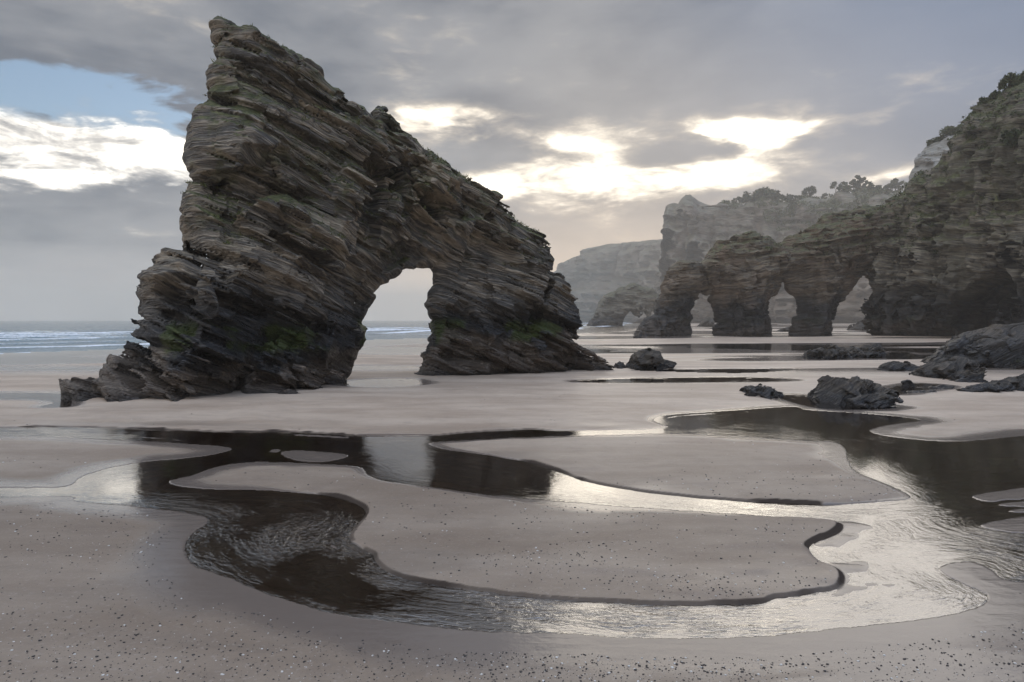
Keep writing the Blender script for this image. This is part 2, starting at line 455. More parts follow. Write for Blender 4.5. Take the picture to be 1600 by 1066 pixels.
def ribs(amp, fr, seed):
    """upright ribs and gullies worn down a rock face"""
    def f(s, n, z):
        a = np.abs(vn(s * fr, n * fr * 0.6, z * fr * 0.22, seed)); b = np.abs(vn(s * fr * 2.7, n * fr * 1.6, z * fr * 0.6, seed + 1))
        return (amp * (0.9 - 2.6 * a) * 0.6 + amp * 0.45 * (0.6 - 2.4 * b)).astype(np.float32)
    return f
def rock_mesh(name, plane, outline, T, R, h, dip, tn=0.15, k=1.0, seed=1, base_grow=0.25, amps=(0.36, 0.22, 0.14), zmin=-1.0,
              world_outline=False, holes=(), carve=(), warp=0.5, extra=None, tfun=None, smooth=False, dscale=1.0, nmin=None, edge=1.0, bandw=2.1, famp=0.8):
    def conv(pts):
        out = []
        for p in pts:
            s_, z_ = (p[0], p[1]) if world_outline else plane.st(p[0], p[1])
            if len(p) > 2: z_ = p[2]
            out.append((s_, z_))
        return out
    P = np.array(conv(outline))
    top = P[:, 1].max()
    pad = 0.8 * k + 0.4
    s0, s1 = P[:, 0].min() - pad, P[:, 0].max() + pad
    z0, z1 = max(P[:, 1].min(), zmin) - 2 * h, top + pad
    Tm = T * (1 + base_grow) + pad
    n0 = -Tm if nmin is None else nmin
    S_ = np.arange(s0, s1, h, dtype=np.float32); N_ = np.arange(n0, Tm, h, dtype=np.float32); Z_ = np.arange(z0, z1, h, dtype=np.float32)
    SS, ZZ = np.meshgrid(S_, Z_, indexing='ij')
    d2 = poly_sd(SS, ZZ, P)
    for hl in holes: d2 = np.minimum(d2, -poly_sd(SS, ZZ, conv(hl)))
    d2 = d2.astype(np.float32)
    q = np.maximum(1 - d2 / R, 0)
    Th = T * (1 + base_grow * (1 - np.clip(ZZ / max(top, 1e-3), 0, 1)))
    if tfun is not None: Th = Th * tfun(SS, ZZ)
    f = (np.sqrt((N_[None, :, None] / Th[:, None, :]) ** 2 + (q[:, None, :]) ** 2) - 1) * (min(R, T))
    f = f.astype(np.float32)
    band = np.abs(f) < bandw * k * dscale
    si, ni, zi = np.nonzero(band)
    s, n, z = S_[si], N_[ni], Z_[zi]
    disp = strata(s, n, z, k, dip, tn, seed, amps, warp, famp) * dscale
    # keep the traced outline where the rock is thin in plan
    loc = d2[si, zi]
    disp = disp * (edge + (1 - edge) * sstep(0.05 * k, 1.0 * k, loc))
    if extra is not None: disp = disp + extra(s, n, z)
    for (cx, cy, rs, rz, dep, rot) in carve:
        cs, cz = plane.st(cx, cy)
        a, b = s - cs, z - cz
        ar, br = a * math.cos(rot) + b * math.sin(rot), -a * math.sin(rot) + b * math.cos(rot)
        m = sstep(1.15, 0.8, np.maximum(np.abs(ar) / rs, np.abs(br) / rz)) * (n > 0)
        disp = disp + dep * m
    f[si, ni, zi] += disp
    f[:, :, 0] = 1.0; f[:, 0, :] = 1.0
    V, Q = main_piece(*surface_nets(f, (s0, n0, z0), h))
    x, y, zz = plane.world(V[:, 0], V[:, 1], V[:, 2])
    me = mesh_np(name, np.stack([x, y, zz], 1), Q[:, ::-1] if (plane.e[0] * plane.n[1] - plane.e[1] * plane.n[0]) < 0 else Q, smooth)
    return me, V, Q

# ------------------------------------------------------------------ materials
def new_mat(name):
    m = bpy.data.materials.new(name); m.use_nodes = True
    nt = m.node_tree; nt.nodes.clear()
    out = nt.nodes.new('ShaderNodeOutputMaterial')
    b = nt.nodes.new('ShaderNodeBsdfPrincipled'); nt.links.new(b.outputs[0], out.inputs[0])
    return m, nt, b, out
def setc(nt, b, name, v):
    if isinstance(v, S): nt.links.new(v.k, b.inputs[name])
    elif isinstance(v, (int, float)): b.inputs[name].default_value = v
    elif isinstance(v, tuple): b.inputs[name].default_value = (*v, 1.0)
    else: nt.links.new(v, b.inputs[name])
def bump(nt, b, hgt, strength, dist):
    n = nt.nodes.new('ShaderNodeBump'); n.inputs['Strength'].default_value = strength; n.inputs['Distance'].default_value = dist
    nt.links.new(hgt.k, n.inputs['Height']); nt.links.new(n.outputs[0], b.inputs['Normal'])

def rock_mat(name, ang, dip, k, cols, z_bar, z_dark, moss=0.5, green=0.4, top_z=9.0, lich=0.3, bstr=0.8, darkc=(0.018, 0.0175, 0.018), barc=(0.13, 0.105, 0.085)):
    """layered rock: barnacled foot, dark wet band, weathered beds above, green on ledges"""
    m, nt, b, out = new_mat(name)
    g = nt.nodes.new('ShaderNodeNewGeometry')
    x, y, z = sep(nt, g.outputs['Position'])
    nx_, ny_, nz_ = sep(nt, g.outputs['Normal'])
    ca, sa = math.cos(ang), math.sin(ang)
    s = x * ca + y * sa; n = x * (-sa) + y * ca
    w = z + s * dip + n * 0.1
    P = comb(nt, x / k, y / k, z / k)
    wv = noise(nt, P, 0.25, 1, 0.4)
    wl = w / k + (wv - 0.5) * 0.9
    lay = comb(nt, s / k * 0.3, n / k * 0.3, wl * 4.5)
    lay2 = comb(nt, s / k * 0.9, n / k * 0.9, wl * 12.0)
    l1 = noise(nt, lay, 1.0, 3, 0.6)
    l2 = noise(nt, lay2, 1.0, 3, 0.6)
    nb = noise(nt, P, 0.22, 3, 0.6)
    nf = noise(nt, P, 3.0, 4, 0.65)
    base = mix(nt, l1.ss(0.42, 0.58), cols[0], cols[1])
    base = mix(nt, nb.ss(0.42, 0.66) * 0.75, base, cols[2])
    base = mix(nt, l2.ss(0.54, 0.66) * 0.4, base, cols[3])
    base = mix(nt, l2.ss(0.45, 0.36) * 0.6, base, (cols[0][0] * 0.3, cols[0][1] * 0.3, cols[0][2] * 0.32))
    base = mix(nt, nf.ss(0.55, 0.8) * 0.25, base, (cols[0][0] * 0.4, cols[0][1] * 0.4, cols[0][2] * 0.4))
    # lichen and grass on ledges high up, green algae on shaded faces
    up = nz_.ss(0.25, 0.8)
    hi = (z + (nb - 0.5) * 6 * k).ss(top_z * 0.55, top_z * 1.1)
    gmask = (up * hi * green * 1.6 + hi * green * 0.6 * noise(nt, P, 0.9, 3, 0.6).ss(0.48, 0.66)).clamp()
    base = mix(nt, gmask, base, mix(nt, nf.ss(0.4, 0.65), (0.055, 0.062, 0.022), (0.13, 0.13, 0.052)))
    lm = (noise(nt, P, 1.6, 4, 0.7).ss(0.60, 0.70)) * lich
    base = mix(nt, lm, base, (0.26, 0.25, 0.19))
    # tidal zones
    zz = z + (nb - 0.5) * z_dark * 1.7 + (nf - 0.5) * 0.4 * k + (l1 - 0.5) * 0.5 * k
    dark = zz.ss(z_dark * 1.45, z_dark * 0.7)
    base = mix(nt, dark * 0.97, base, mix(nt, l2.ss(0.5, 0.72), darkc, (darkc[0] * 2.4, darkc[1] * 2.4, darkc[2] * 2.4)))
    mz = (z + (nf - 0.5) * 0.8 * k).ss(z_bar * 0.9, z_bar * 1.2) * (z + (nb - 0.5) * 1.2 * k).ss(z_bar * 1.9, z_bar * 1.35)
    mm = mz * noise(nt, P, 0.42, 3, 0.5).ss(0.50, 0.60) * moss
    base = mix(nt, mm.clamp(), base, mix(nt, nf, (0.02, 0.03, 0.006), (0.06, 0.075, 0.014)))
    bar = zz.ss(z_bar * 1.15, z_bar * 0.8)
    spk = noise(nt, P, 9.0, 2, 0.7)
    barcol = mix(nt, spk.ss(0.4, 0.7), (barc[0] * 0.45, barc[1] * 0.45, barc[2] * 0.45), barc)
    base = mix(nt, bar * 0.85, base, mix(nt, l1.ss(0.4, 0.6), barcol, (barc[0] * 0.35, barc[1] * 0.33, barc[2] * 0.32)))
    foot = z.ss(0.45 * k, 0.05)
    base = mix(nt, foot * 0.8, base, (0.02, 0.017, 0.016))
    setc(nt, b, 'Base Color', base)
    setc(nt, b, 'Roughness', (0.72 - dark * 0.22) + (nf - 0.5) * 0.3)
    b.inputs['Specular IOR Level'].default_value = 0.35
    hgt = l1.ss(0.42, 0.58) * 0.40 + l2.ss(0.40, 0.58) * 0.26 + nf * 0.16 + spk * 0.03
    bump(nt, b, hgt, bstr, 0.22 * k)
    return m

# ------------------------------------------------------------------ the beach: water outlines (photo pixels dropped on the ground plane)
def gp(poly, k=4, closed=True):
    P = smooth_poly(poly, k, closed)
    Y = CAMH * F / (P[:, 1] - HZ)
    return np.stack([(P[:, 0] - 800) / F * Y, Y], 1)
W_MAIN = [(-120,671),(60,667),(200,670),(350,675),(450,675),(570,682),(660,682),(740,676),(830,671),(870,673),(1000,672),(1045,667),(1022,657),(1045,649),
 (1130,643),(1215,637),(1245,636),(1262,641),(1330,645),(1400,651),(1438,657),(1400,662),(1370,668),(1360,674),(1380,681),(1430,687),(1500,690),(1780,690),
 (1780,915),(1620,912),(1570,905),(1550,893),(1525,880),(1490,880),(1468,889),(1490,905),(1535,925),(1546,936),(1530,950),(1480,962),(1380,975),(1290,985),
 (1200,993),(1100,997),(1000,997),(900,992),(820,990),(720,983),(620,973),(520,958),(440,935),(370,910),(310,885),(292,858),(300,838),(325,812),(290,800),
 (200,790),(120,783),(100,775),(-120,781),(-120,762),(0,762),(100,761),(130,745),(180,730),(230,722),(300,716),(350,706),(355,700),(320,695),(250,690),(200,688),(100,683),(-120,679)]
WATERS = [W_MAIN,
 [(-120,616),(60,614),(103,618),(112,630),(103,636),(60,636),(84,629),(40,624),(-120,625)],
 [(905,596),(960,592.5),(1040,591),(1130,590),(1200,591),(1240,594),(1200,596),(1100,597),(960,598)],
 [(985,579),(1060,577),(1160,576),(1250,576),(1220,580),(1160,583),(1080,582)],
 [(1215,620),(1262,618),(1300,626),(1340,632),(1402,636),(1360,640),(1280,638)],
 [(1370,556),(1400,550),(1440,556),(1430,561),(1380,560)],
 [(540,601),(560,594),(640,592),(655,600),(600,604)],
 [(1380,610),(1430,600),(1480,604),(1440,611),(1400,616)],
]
LANDS = [
 [(672,692),(760,686),(870,682),(1040,677),(1110,679),(1190,683),(1260,688),(1300,690),(1318,700),(1322,715),(1335,735),(1370,750),(1400,762),(1424,778),
  (1380,784),(1330,787),(1290,788),(1250,787),(1150,783),(1050,774),(960,762),(910,750),(870,735),(835,724),(790,716),(730,708),(690,702)],
 [(262,752),(300,742),(340,730),(400,722),(480,724),(560,729),(575,742),(600,752),(680,762),(780,775),(860,783),(960,790),(1060,797),(1200,806),(1290,815),
  (1310,822),(1300,835),(1268,850),(1265,862),(1285,880),(1310,895),(1312,912),(1295,922),(1215,935),(1190,943),(1100,946),(1000,944),(900,938),(800,930),
  (700,918),(620,900),(590,880),(583,866),(560,855),(545,838),(570,805),(560,790),(520,776),(450,769),(380,765),(310,764),(275,760)],
 [(440,706),(470,704),(530,708),(545,714),(510,722),(470,721),(445,714)],
 [(1522,776),(1560,768),(1610,762),(1780,755),(1780,778),(1600,780),(1545,784)],
 [(1562,789),(1600,784),(1780,781),(1780,789),(1600,792)],
 [(1534,822),(1560,814),(1600,808),(1780,795),(1780,835),(1600,833),(1560,829)],
 [(1580,798),(1620,794),(1780,791),(1780,800),(1600,801)],
]
BARS = [  # low wet shoals inside the stream
 [(1296,815),(1360,820),(1372,828),(1335,840),(1322,855),(1345,870),(1362,890),(1382,905),(1370,925),(1330,937),(1290,935),(1300,900),(1270,860)],
 [(414,703),(432,699),(442,703),(430,708)],
 [(1366,915),(1390,906),(1420,904),(1424,914),(1400,925),(1368,933)],
]
SCARPS = [
 [(583,866),(600,885),(620,900),(700,918),(800,930),(900,938),(1000,944),(1100,946),(1190,943),(1215,935),(1295,922),(1312,912),(1310,895)],
 [(1268,850),(1300,835),(1308,822)],
 [(835,724),(870,735),(910,750),(960,762),(1050,774),(1150,783),(1250,787)],
 [(60,667),(200,670),(350,675),(450,675),(570,682)],
 [(660,682),(740,676),(830,671)],
 [(545,838),(570,805),(560,790),(520,776)],
]
gFILM = gp([(1240,1110),(1200,1060),(1300,1024),(1430,1010),(1520,1004),(1640,1008),(1780,1010),(1780,1110)])
gW = [gp(p) for p in WATERS]; gL = [gp(p) for p in LANDS]; gB = [gp(p) for p in BARS]; gS = [gp(p, 3, False) for p in SCARPS]
SHORE = np.array([(-400,-120),(-150,18),(-49,66),(-21,116),(20,235),(62,420),(120,700),(260,1300),(420,2600)], float)
SEA_Z = -0.28
def shore_d(x, y):
    """positive on the sea side"""
    d = line_d(x, y, SHORE)
    P = np.vstack([SHORE, [(-6000, 2600), (-6000, -120)]])
    return np.where(poly_sd(x, y, P) > 0, d, -d)

def near_sd(x, y):
    best = np.full(x.shape, 60.0)
    for p in gW:
        lo, hi = p.min(0) - 4, p.max(0) + 4
        m = (x > lo[0]) & (x < hi[0]) & (y > lo[1]) & (y < hi[1])
        if m.any(): best[m] = np.minimum(best[m], -poly_sd(x[m], y[m], p, 8.0))
    for p in gL:
        lo, hi = p.min(0) - 3, p.max(0) + 3
        m = (x > lo[0]) & (x < hi[0]) & (y > lo[1]) & (y < hi[1])
        if m.any(): best[m] = np.maximum(best[m], poly_sd(x[m], y[m], p, 8.0))
    return best

def ground(x, y):
    """height of the sand and its wetness"""
    x = np.asarray(x, float); y = np.asarray(y, float)
    z0 = x * 0
    sc = np.clip(y / 9.0, 0.5, 3.0)
    d = near_sd(x, y)
    d = d + 0.055 * sc * fbm(x / sc * 2.2, y / sc * 1.6, z0, 3, 3, 0.55) * np.clip(2.0 - y / 16.0, 0.45, 1) + 0.010 * sc * vn(x / sc * 14, y / sc * 14, z0, 8) * np.clip(1.7 - y / 11.0, 0, 1)
    sd_ = np.full(x.shape, 9.0)
    near = y < 45
    for p in gS: sd_[near] = np.minimum(sd_[near], line_d(x[near], y[near], p))
    in1, in2 = np.zeros(x.shape, bool), np.zeros(x.shape, bool)
    in2[near] = poly_sd(x[near], y[near], gL[0], 0.5) > 0; in1[near] = poly_sd(x[near], y[near], gL[1], 0.5) > 0
    north = (~in1) & (~in2) & (y > 18.4)
    def reach(ids, r):
        q = np.full(x.shape, 99.0)
        for i in ids: q[near] = np.minimum(q[near], line_d(x[near], y[near], gS[i]))
        return np.exp(-(q / r) ** 2)
    ws = np.exp(-(sd_ / (0.30 * sc)) ** 2)
    wide = np.where(in1, reach((0, 1, 5), 2.2), np.where(in2, reach((2,), 3.0), np.where(north, reach((3, 4), 4.0), 0.0)))
    big = fbm(x * 0.09, y * 0.09, z0, 3, 21)
    dp_ = np.maximum(d, 0)
    rag = sstep(-0.45, 0.35, vn(x * 0.9, y * 0.9, z0, 55) + 0.4 * vn(x * 3.1, y * 3.1, z0, 56))
    gentle = 0.004 + 0.046 * (0.65 + 0.55 * rag) * (1 - np.exp(-(dp_ + 6.0 * wide) / 2.2)) * sstep(0.0, 0.085 * sc + 1.2 * (1 - wide), dp_ + 0.02) + 0.03 * (1 - np.exp(-dp_ / 5.0)) * (0.5 + big)
    land = gentle
    wat = -0.008 - 0.075 * (1 - np.exp(np.minimum(d, 0) / (0.35 * sc)))
    # ripples and shoals on the stream bed
    bed = 0.075 * fbm(d * 2.6, x * 0.55, y * 0.55, 3, 33) + 0.030 * fbm(d * 7, x * 1.3, y * 1.3, 2, 44) + 0.006 * vn(x * 9, y * 14, z0, 45)
    wat = np.where(d < -0.05, np.minimum(wat + bed * sstep(0, -0.3, d), 0.007 + 0.004 * vn(x * 3, y * 3, z0, 46)), wat)
    for p in gB:
        b = poly_sd(x, y, p, 1.0)
        wat = np.maximum(wat, np.where(b > -0.5, 0.008 * sstep(-0.05, 0.15, b) - 0.03 * (1 - sstep(-0.25, 0.02, b)) + 0.016 * fbm(x * 2, y * 3.5, z0, 3, 9) - 0.004, -1))
    h = np.where(d > 0, land, wat)
    # flats farther out: long shallow troughs that hold water
    far = sstep(33, 46, y)
    tr = fbm(x * 0.030 + y * 0.006, y * 0.11 - x * 0.012, z0, 3, 77)
    h = h * (1 - far) + far * np.where(d > 0, 0.035 + 0.15 * tr, h)
    # gentle swell of sand in front of the arch
    h = h + 0.10 * np.exp(-((x + 6) / 12) ** 2 - ((y - 25.5) / 3.5) ** 2) * (d > 0) * sstep(0, 2.0, d)
    s = shore_d(x, y)
    h = h - 0.34 * sstep(-26, 4, s) - 0.02 * np.maximum(s, 0)
    wet = np.clip(1 - (h - 0.003) / 0.016, 0, 1)
    wet = np.maximum(wet, sstep(-34, -16, s + 6 * big))
    film = poly_sd(x, y, gFILM, 1.0)
    wet = np.maximum(wet, 0.95 * sstep(-0.25, 0.35, film + 0.55 * fbm(x * 1.2 + y, y * 2.5, z0, 3, 91)))
    global CUT_SHADE
    CUT_SHADE = sstep(0.07 * sc, 0.04 * sc, d) * sstep(0.25, 0.6, ws) * sstep(-0.06 * sc, -0.01 * sc, d) * (0.6 + 0.4 * rag)
    wet = wet * (1 - 0.9 * CUT_SHADE)
    wet = np.maximum(wet, 0.95 * far * sstep(0.0, 0.22, -tr + 0.06))
    damp = 0.42 * sstep(0.05, 0.5, fbm(x * 0.35, y * 0.9, z0, 3, 97)) * sstep(2.5, 0.2, d)
    wet = np.maximum(wet, damp)
    return h, wet, d, s

# sheet of sand: dense near the stream, coarser with distance
py = np.concatenate([np.linspace(1340, 1080, 40, endpoint=False), np.linspace(1080, 660, 400, endpoint=False), np.linspace(660, 506, 190, endpoint=False), np.linspace(506, 501.2, 26)])
Yr = CAMH * F / (py - HZ)
uu = np.concatenate([np.linspace(-1.7, -0.85, 50, endpoint=False), np.linspace(-0.85, 0.85, 820), np.linspace(0.85, 1.7, 51)[1:]])
gxx = uu[None, :] * (Yr[:, None] + 1.2); gyy = np.repeat(Yr[:, None], len(uu), 1)
H, WET, DD, SHD = ground(gxx.ravel(), gyy.ravel())
CUT_SHADE0 = CUT_SHADE.copy()
def grid_quads(nr, nc):
    i = np.arange(nr - 1)[:, None] * nc + np.arange(nc - 1)[None, :]
    return np.stack([i, i + 1, i + nc + 1, i + nc], -1).reshape(-1, 4)

# sand material
m_sand, nt, b, out = new_mat("wet_sand")
g = nt.nodes.new('ShaderNodeNewGeometry'); P = g.outputs['Position']
at = nt.nodes.new('ShaderNodeAttribute'); at.attribute_name = 'wet'
wet = S(nt, at.outputs['Fac'])
x, y, z = sep(nt, P)
st = comb(nt, x * 0.5, y * 1.3, z)
n1 = noise(nt, st, 0.35, 5, 0.6); n2 = noise(nt, P, 2.2, 6, 0.65); n3 = noise(nt, P, 60, 4, 0.7)
n4 = noise(nt, comb(nt, x * 1.2, y * 3.0, 0.0), 1.6, 5, 0.6)
dry = mix(nt, n1.ss(0.35, 0.65), (0.218, 0.165, 0.122), (0.302, 0.240, 0.184))
dry = mix(nt, n2.ss(0.45, 0.75) * 0.4, dry, (0.178, 0.138, 0.108))
dry = mix(nt, n3.ss(0.5, 0.75) * 0.5, dry, (0.175, 0.148, 0.132))
streak = noise(nt, comb(nt, x * 0.35 + y * 0.1, y * 2.2, 0.0), 1.1, 6, 0.65, 0.4)
dry = mix(nt, streak.ss(0.52, 0.72) * 0.35, dry, (0.16, 0.126, 0.10))
dry = mix(nt, noise(nt, P, 22, 3, 0.6).ss(0.55, 0.75) * 0.4, dry, (0.40, 0.35, 0.31))
dry = mulc(nt, dry, y.ss(11.0, 24.0) * 0.75 + 1.0)  # sand colour lightens with distance from the camera
deep = z.ss(-0.005, -0.05)
ac = nt.nodes.new('ShaderNodeAttribute'); ac.attribute_name = 'cut_shade'
cut_shadef = S(nt, ac.outputs['Fac']).ss(0.1, 0.9)
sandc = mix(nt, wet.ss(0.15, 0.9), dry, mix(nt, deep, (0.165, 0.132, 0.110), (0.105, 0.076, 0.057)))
sandc = mix(nt, cut_shadef, sandc, (0.055, 0.043, 0.035))  # scarp faces near-black: undercut shade put into the damp sand colour
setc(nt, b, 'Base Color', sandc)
setc(nt, b, 'Roughness', (0.52 - wet.ss(0.0, 0.95) * 0.40) + (n4 - 0.5) * 0.12)
b.inputs['IOR'].default_value = 1.36
setc(nt, b, 'Specular IOR Level', (wet.ss(0.0, 0.6) * 0.65 + 0.25) * (1.0 - cut_shadef))
bump(nt, b, n3 * 0.25 * (1.0 - wet.clamp() * 0.8) + n2 * 0.5 + n4 * 0.8, 0.25, 0.03)
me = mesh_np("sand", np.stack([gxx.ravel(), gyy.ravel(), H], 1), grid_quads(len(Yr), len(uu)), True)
add_attr(me, 'wet', WET); add_attr(me, 'cut_shade', CUT_SHADE0)
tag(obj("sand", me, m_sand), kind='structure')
YB = Yr[0]
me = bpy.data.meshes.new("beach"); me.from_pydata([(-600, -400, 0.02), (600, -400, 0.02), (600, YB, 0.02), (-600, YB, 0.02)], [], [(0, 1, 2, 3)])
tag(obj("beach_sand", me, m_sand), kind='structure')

# water of the stream and the tide pools
def water_mat(name, body, tint, bstr, scale, foam=False):
    m, nt, b, out = new_mat(name)
    nt.nodes.remove(b)
    g = nt.nodes.new('ShaderNodeNewGeometry'); x, y, z = sep(nt, g.outputs['Position'])
    if foam:
        a1 = noise(nt, comb(nt, x * 0.25, y * 0.8, z), scale, 5, 0.6); a2 = noise(nt, comb(nt, x, y * 2.0, z), scale * 5, 4, 0.6)
        a3 = a2
    else:
        ab = nt.nodes.new('ShaderNodeAttribute'); ab.attribute_name = 'bank'; bk = S(nt, ab.outputs['Fac'])
        a1 = noise(nt, comb(nt, bk * 4.5, x * 0.9, y * 0.9), 1.6, 4, 0.55, 0.5)          # flow lines that follow the banks
        a2 = noise(nt, comb(nt, x * 1.0 + y * 0.35, y * 1.25 - x * 0.2, bk * 2.0), scale * 4.2, 3, 0.55, 0.6)
        a3 = noise(nt, comb(nt, x * 0.8, y * 0.8, bk * 1.2), 0.75, 4, 0.6, 0.4)
    bp = nt.nodes.new('ShaderNodeBump'); bp.inputs['Distance'].default_value = 0.045 if not foam else 0.25
    if foam:
        bp.inputs['Strength'].default_value = bstr; hg = a1 * 0.8 + a2 * 0.25
    else:
        calm = (y.ss(9.6, 12.6)) * 0.92
        flow = (a3.ss(0.36, 0.60) * 1.15 + 0.10) * (x.ss(3.5, -1.0) * 0.7 + 0.3) * (1.0 - calm) + 0.03
        nt.links.new((flow * bstr).k, bp.inputs['Strength']); hg = a1 * 0.8 + a2 * 0.40
    nt.links.new(hg.k, bp.inputs['Height'])
    fr = nt.nodes.new('ShaderNodeFresnel'); fr.inputs[0].default_value = 1.333 if foam else 1.5; nt.links.new(bp.outputs[0], fr.inputs['Normal'])
    gl = nt.nodes.new('ShaderNodeBsdfGlossy'); gl.inputs['Roughness'].default_value = 0.02 if not foam else 0.12; nt.links.new(bp.outputs[0], gl.inputs['Normal'])
    if foam:
        tr = nt.nodes.new('ShaderNodeBsdfDiffuse'); tr.inputs[0].default_value = (*tint, 1)
    else:
        tr = nt.nodes.new('ShaderNodeBsdfTransparent'); tr.inputs[0].default_value = (*tint, 1)
    ms = nt.nodes.new('ShaderNodeMixShader')
    fk = S(nt, fr.outputs[0]) if foam else S(nt, fr.outputs[0]) * 0.66 + 0.34
    nt.links.new(fk.k, ms.inputs[0]); nt.links.new(tr.outputs[0], ms.inputs[1]); nt.links.new(gl.outputs[0], ms.inputs[2])
    last = ms
    if foam:
        at = nt.nodes.new('ShaderNodeAttribute'); at.attribute_name = 'foam'
        fm = (S(nt, at.outputs['Fac']) + (a2 - 0.5) * 0.9 + (a1 - 0.5) * 0.5).ss(0.42, 0.62)
        df = nt.nodes.new('ShaderNodeBsdfDiffuse'); df.inputs[0].default_value = (0.78, 0.80, 0.82, 1)
        m2 = nt.nodes.new('ShaderNodeMixShader'); nt.links.new(fm.k, m2.inputs[0]); nt.links.new(last.outputs[0], m2.inputs[1]); nt.links.new(df.outputs[0], m2.inputs[2]); last = m2
    nt.links.new(last.outputs[0], out.inputs[0])
    return m
m_stream = water_mat("stream_water", None, (0.62, 0.50, 0.40), 1.0, 2.0)
m_sea = water_mat("sea_water", None, (0.028, 0.15, 0.225), 0.7, 0.55, True)
r0 = np.nonzero(Yr < 118)[0][::2]; c0 = np.arange(0, len(uu), 2)
gi = (r0[:, None] * len(uu) + c0[None, :]).ravel()
WX, WY, WH, WD, WS = gxx.ravel()[gi], gyy.ravel()[gi], H[gi], DD[gi], SHD[gi]
Fq = grid_quads(len(r0), len(c0))
okf = (WH[Fq].min(1) < 0.012) & (WS[Fq].max(1) < -3.0)
Fq = Fq[okf]; used = np.unique(Fq); remap = np.full(len(gi), -1); remap[used] = np.arange(len(used))
me = mesh_np("stream", np.stack([WX[used], WY[used], WX[used] * 0], 1), remap[Fq], True)
add_attr(me, 'bank', np.clip(-WD[used], -1, 6))
tag(obj("stream_water", me, m_stream), kind='structure')

# the sea with swell and breakers
pys = np.linspace(572, 500.75, 300); Ys = (CAMH - SEA_Z) * F / (pys - HZ)
us = np.linspace(-1.5, 1.2, 620)
sx_, sy_ = (us[None, :] * (Ys[:, None] + 5)).ravel(), np.repeat(Ys[:, None], len(us), 1).ravel()
sd_ = shore_d(sx_, sy_)
z0 = sx_ * 0
ph = sd_ + 9 * fbm(sx_ * 0.006, sy_ * 0.012, z0, 2, 5) + 3.0 * vn(sx_ * 0.03, sy_ * 0.03, z0, 6)
wl = 15.0
amp = 0.10 + 0.26 * sstep(2, 45, sd_)
patch = sstep(-0.35, 0.35, fbm(sx_ * 0.016, sy_ * 0.016, z0 + 3, 2, 15))
crest = np.cos(ph / wl * 2 * np.pi)
cr = np.maximum(crest, 0) ** 4
sz_ = SEA_Z + amp * (cr * (0.5 + 0.9 * patch)) + 0.05 * vn(sx_ * 0.2, sy_ * 0.35, z0, 22) + 0.12 * sstep(60, 250, sd_) * vn(sx_ * 0.03, sy_ * 0.06, z0, 23)
foam = np.clip(cr * 1.15 * patch, 0, 1) * sstep(150, 30, sd_) * 0.75 + 0.45 * sstep(9, 2, sd_) * (0.4 + 0.6 * patch)
back = np.maximum(np.cos((ph - 3.2) / wl * 2 * np.pi), 0) ** 3 * patch * 0.38 * sstep(90, 12, sd_)
foam = np.maximum(foam, back) + 0.30 * sstep(0.45, 0.9, crest) * sstep(400, 100, sd_) * patch
sz_ = np.where(sd_ < 0, SEA_Z, sz_)
me = mesh_np("sea", np.stack([sx_, sy_, sz_], 1), grid_quads(len(Ys), len(us)), True)
add_attr(me, 'foam', foam)
tag(obj("sea", me, m_sea), kind='structure')

# ------------------------------------------------------------------ the great arch
PA = Plane((-15.2, 25.0), (5.2, 44.0), back=2.2)
ANG_A = math.atan2(PA.e[1], PA.e[0])
ARCH = [(98,640,-1.6),(101,608),(100,592),(120,583),(158,588),(168,570),(180,548),(203,535),(212,505),(225,482),(222,458),(219,426),(243,418),(246,398),(258,388),(292,390),(297,362),
 (287,340),(290,300),(300,250),(306,210),(309,170),(312,150),(330,137),(321,110),(332,92),(328,60),(332,46),(327,33),(337,25),(354,30),(380,43),(410,66),(445,75),(462,92),(488,112),(492,132),
 (520,142),(540,163),(562,165),(584,187),(587,163),(597,161),(612,188),(630,207),(650,233),(690,258),(720,282),(760,307),(800,342),(850,380),(864,396),(862,432),(878,478),(887,502),
 (915,540),(931,570),(934,600,-1.6)]
HOLE = [(650,604,-1.8),(652,590),(660,570),(667,540),(680,510),(668,476),(682,440),(676,416),(645,420),(606,436),(584,460),(571,490),(564,530),(553,560),(538,592),(534,604,-1.8)]
ARCH = [((p[0] - max(0, p[0] - 700) * 0.15),) + tuple(p[1:]) for p in ARCH] + HOLE
cols_a = ((0.105, 0.090, 0.073), (0.285, 0.228, 0.160), (0.085, 0.082, 0.077), (0.47, 0.40, 0.31))
m_arch = rock_mat("slate_of_the_great_arch", ANG_A, 0.42, 1.0, cols_a, 1.7, 3.6, moss=1.6, green=0.8, top_z=8.5, lich=0.22, bstr=1.0, barc=(0.23, 0.18, 0.135))
HA = 0.072
_hole = [(p[0] if False else PA.st(p[0], p[1])[0], p[2] if len(p) > 2 else PA.st(p[0], p[1])[1]) for p in HOLE]
def arch_thick(ss, zz):
    return (0.42 + 0.58 * sstep(0.0, 5.0, -poly_sd(ss, zz, _hole))) * (1.0 - 0.42 * np.clip(zz / 13.0, 0, 1))
carve = [(548, 330, 0.7, 2.0, 1.2, -0.15), (592, 300, 0.35, 1.4, 1.3, 0.0), (460, 330, 1.2, 0.25, 1.0, -0.4), (430, 400, 1.5, 0.3, 1.0, -0.35), (640, 330, 0.9, 0.5, 1.2, -0.3),
         (700, 520, 0.5, 1.6, 0.6, 0.1), (300, 560, 2.2, 0.14, 0.5, -0.35), (400, 560, 0.12, 1.4, 0.5, 0.4), (600, 400, 1.0, 0.6, 0.6, 0.5), (340, 480, 1.3, 0.3, 0.5, -0.25)]
_fs, _fz = PA.st(326, 224)
def arch_fill(s, n, z):
    return -1.1 * np.exp(-((s - _fs - 0.5) / 1.3) ** 2 - ((z - _fz) / 1.1) ** 2)
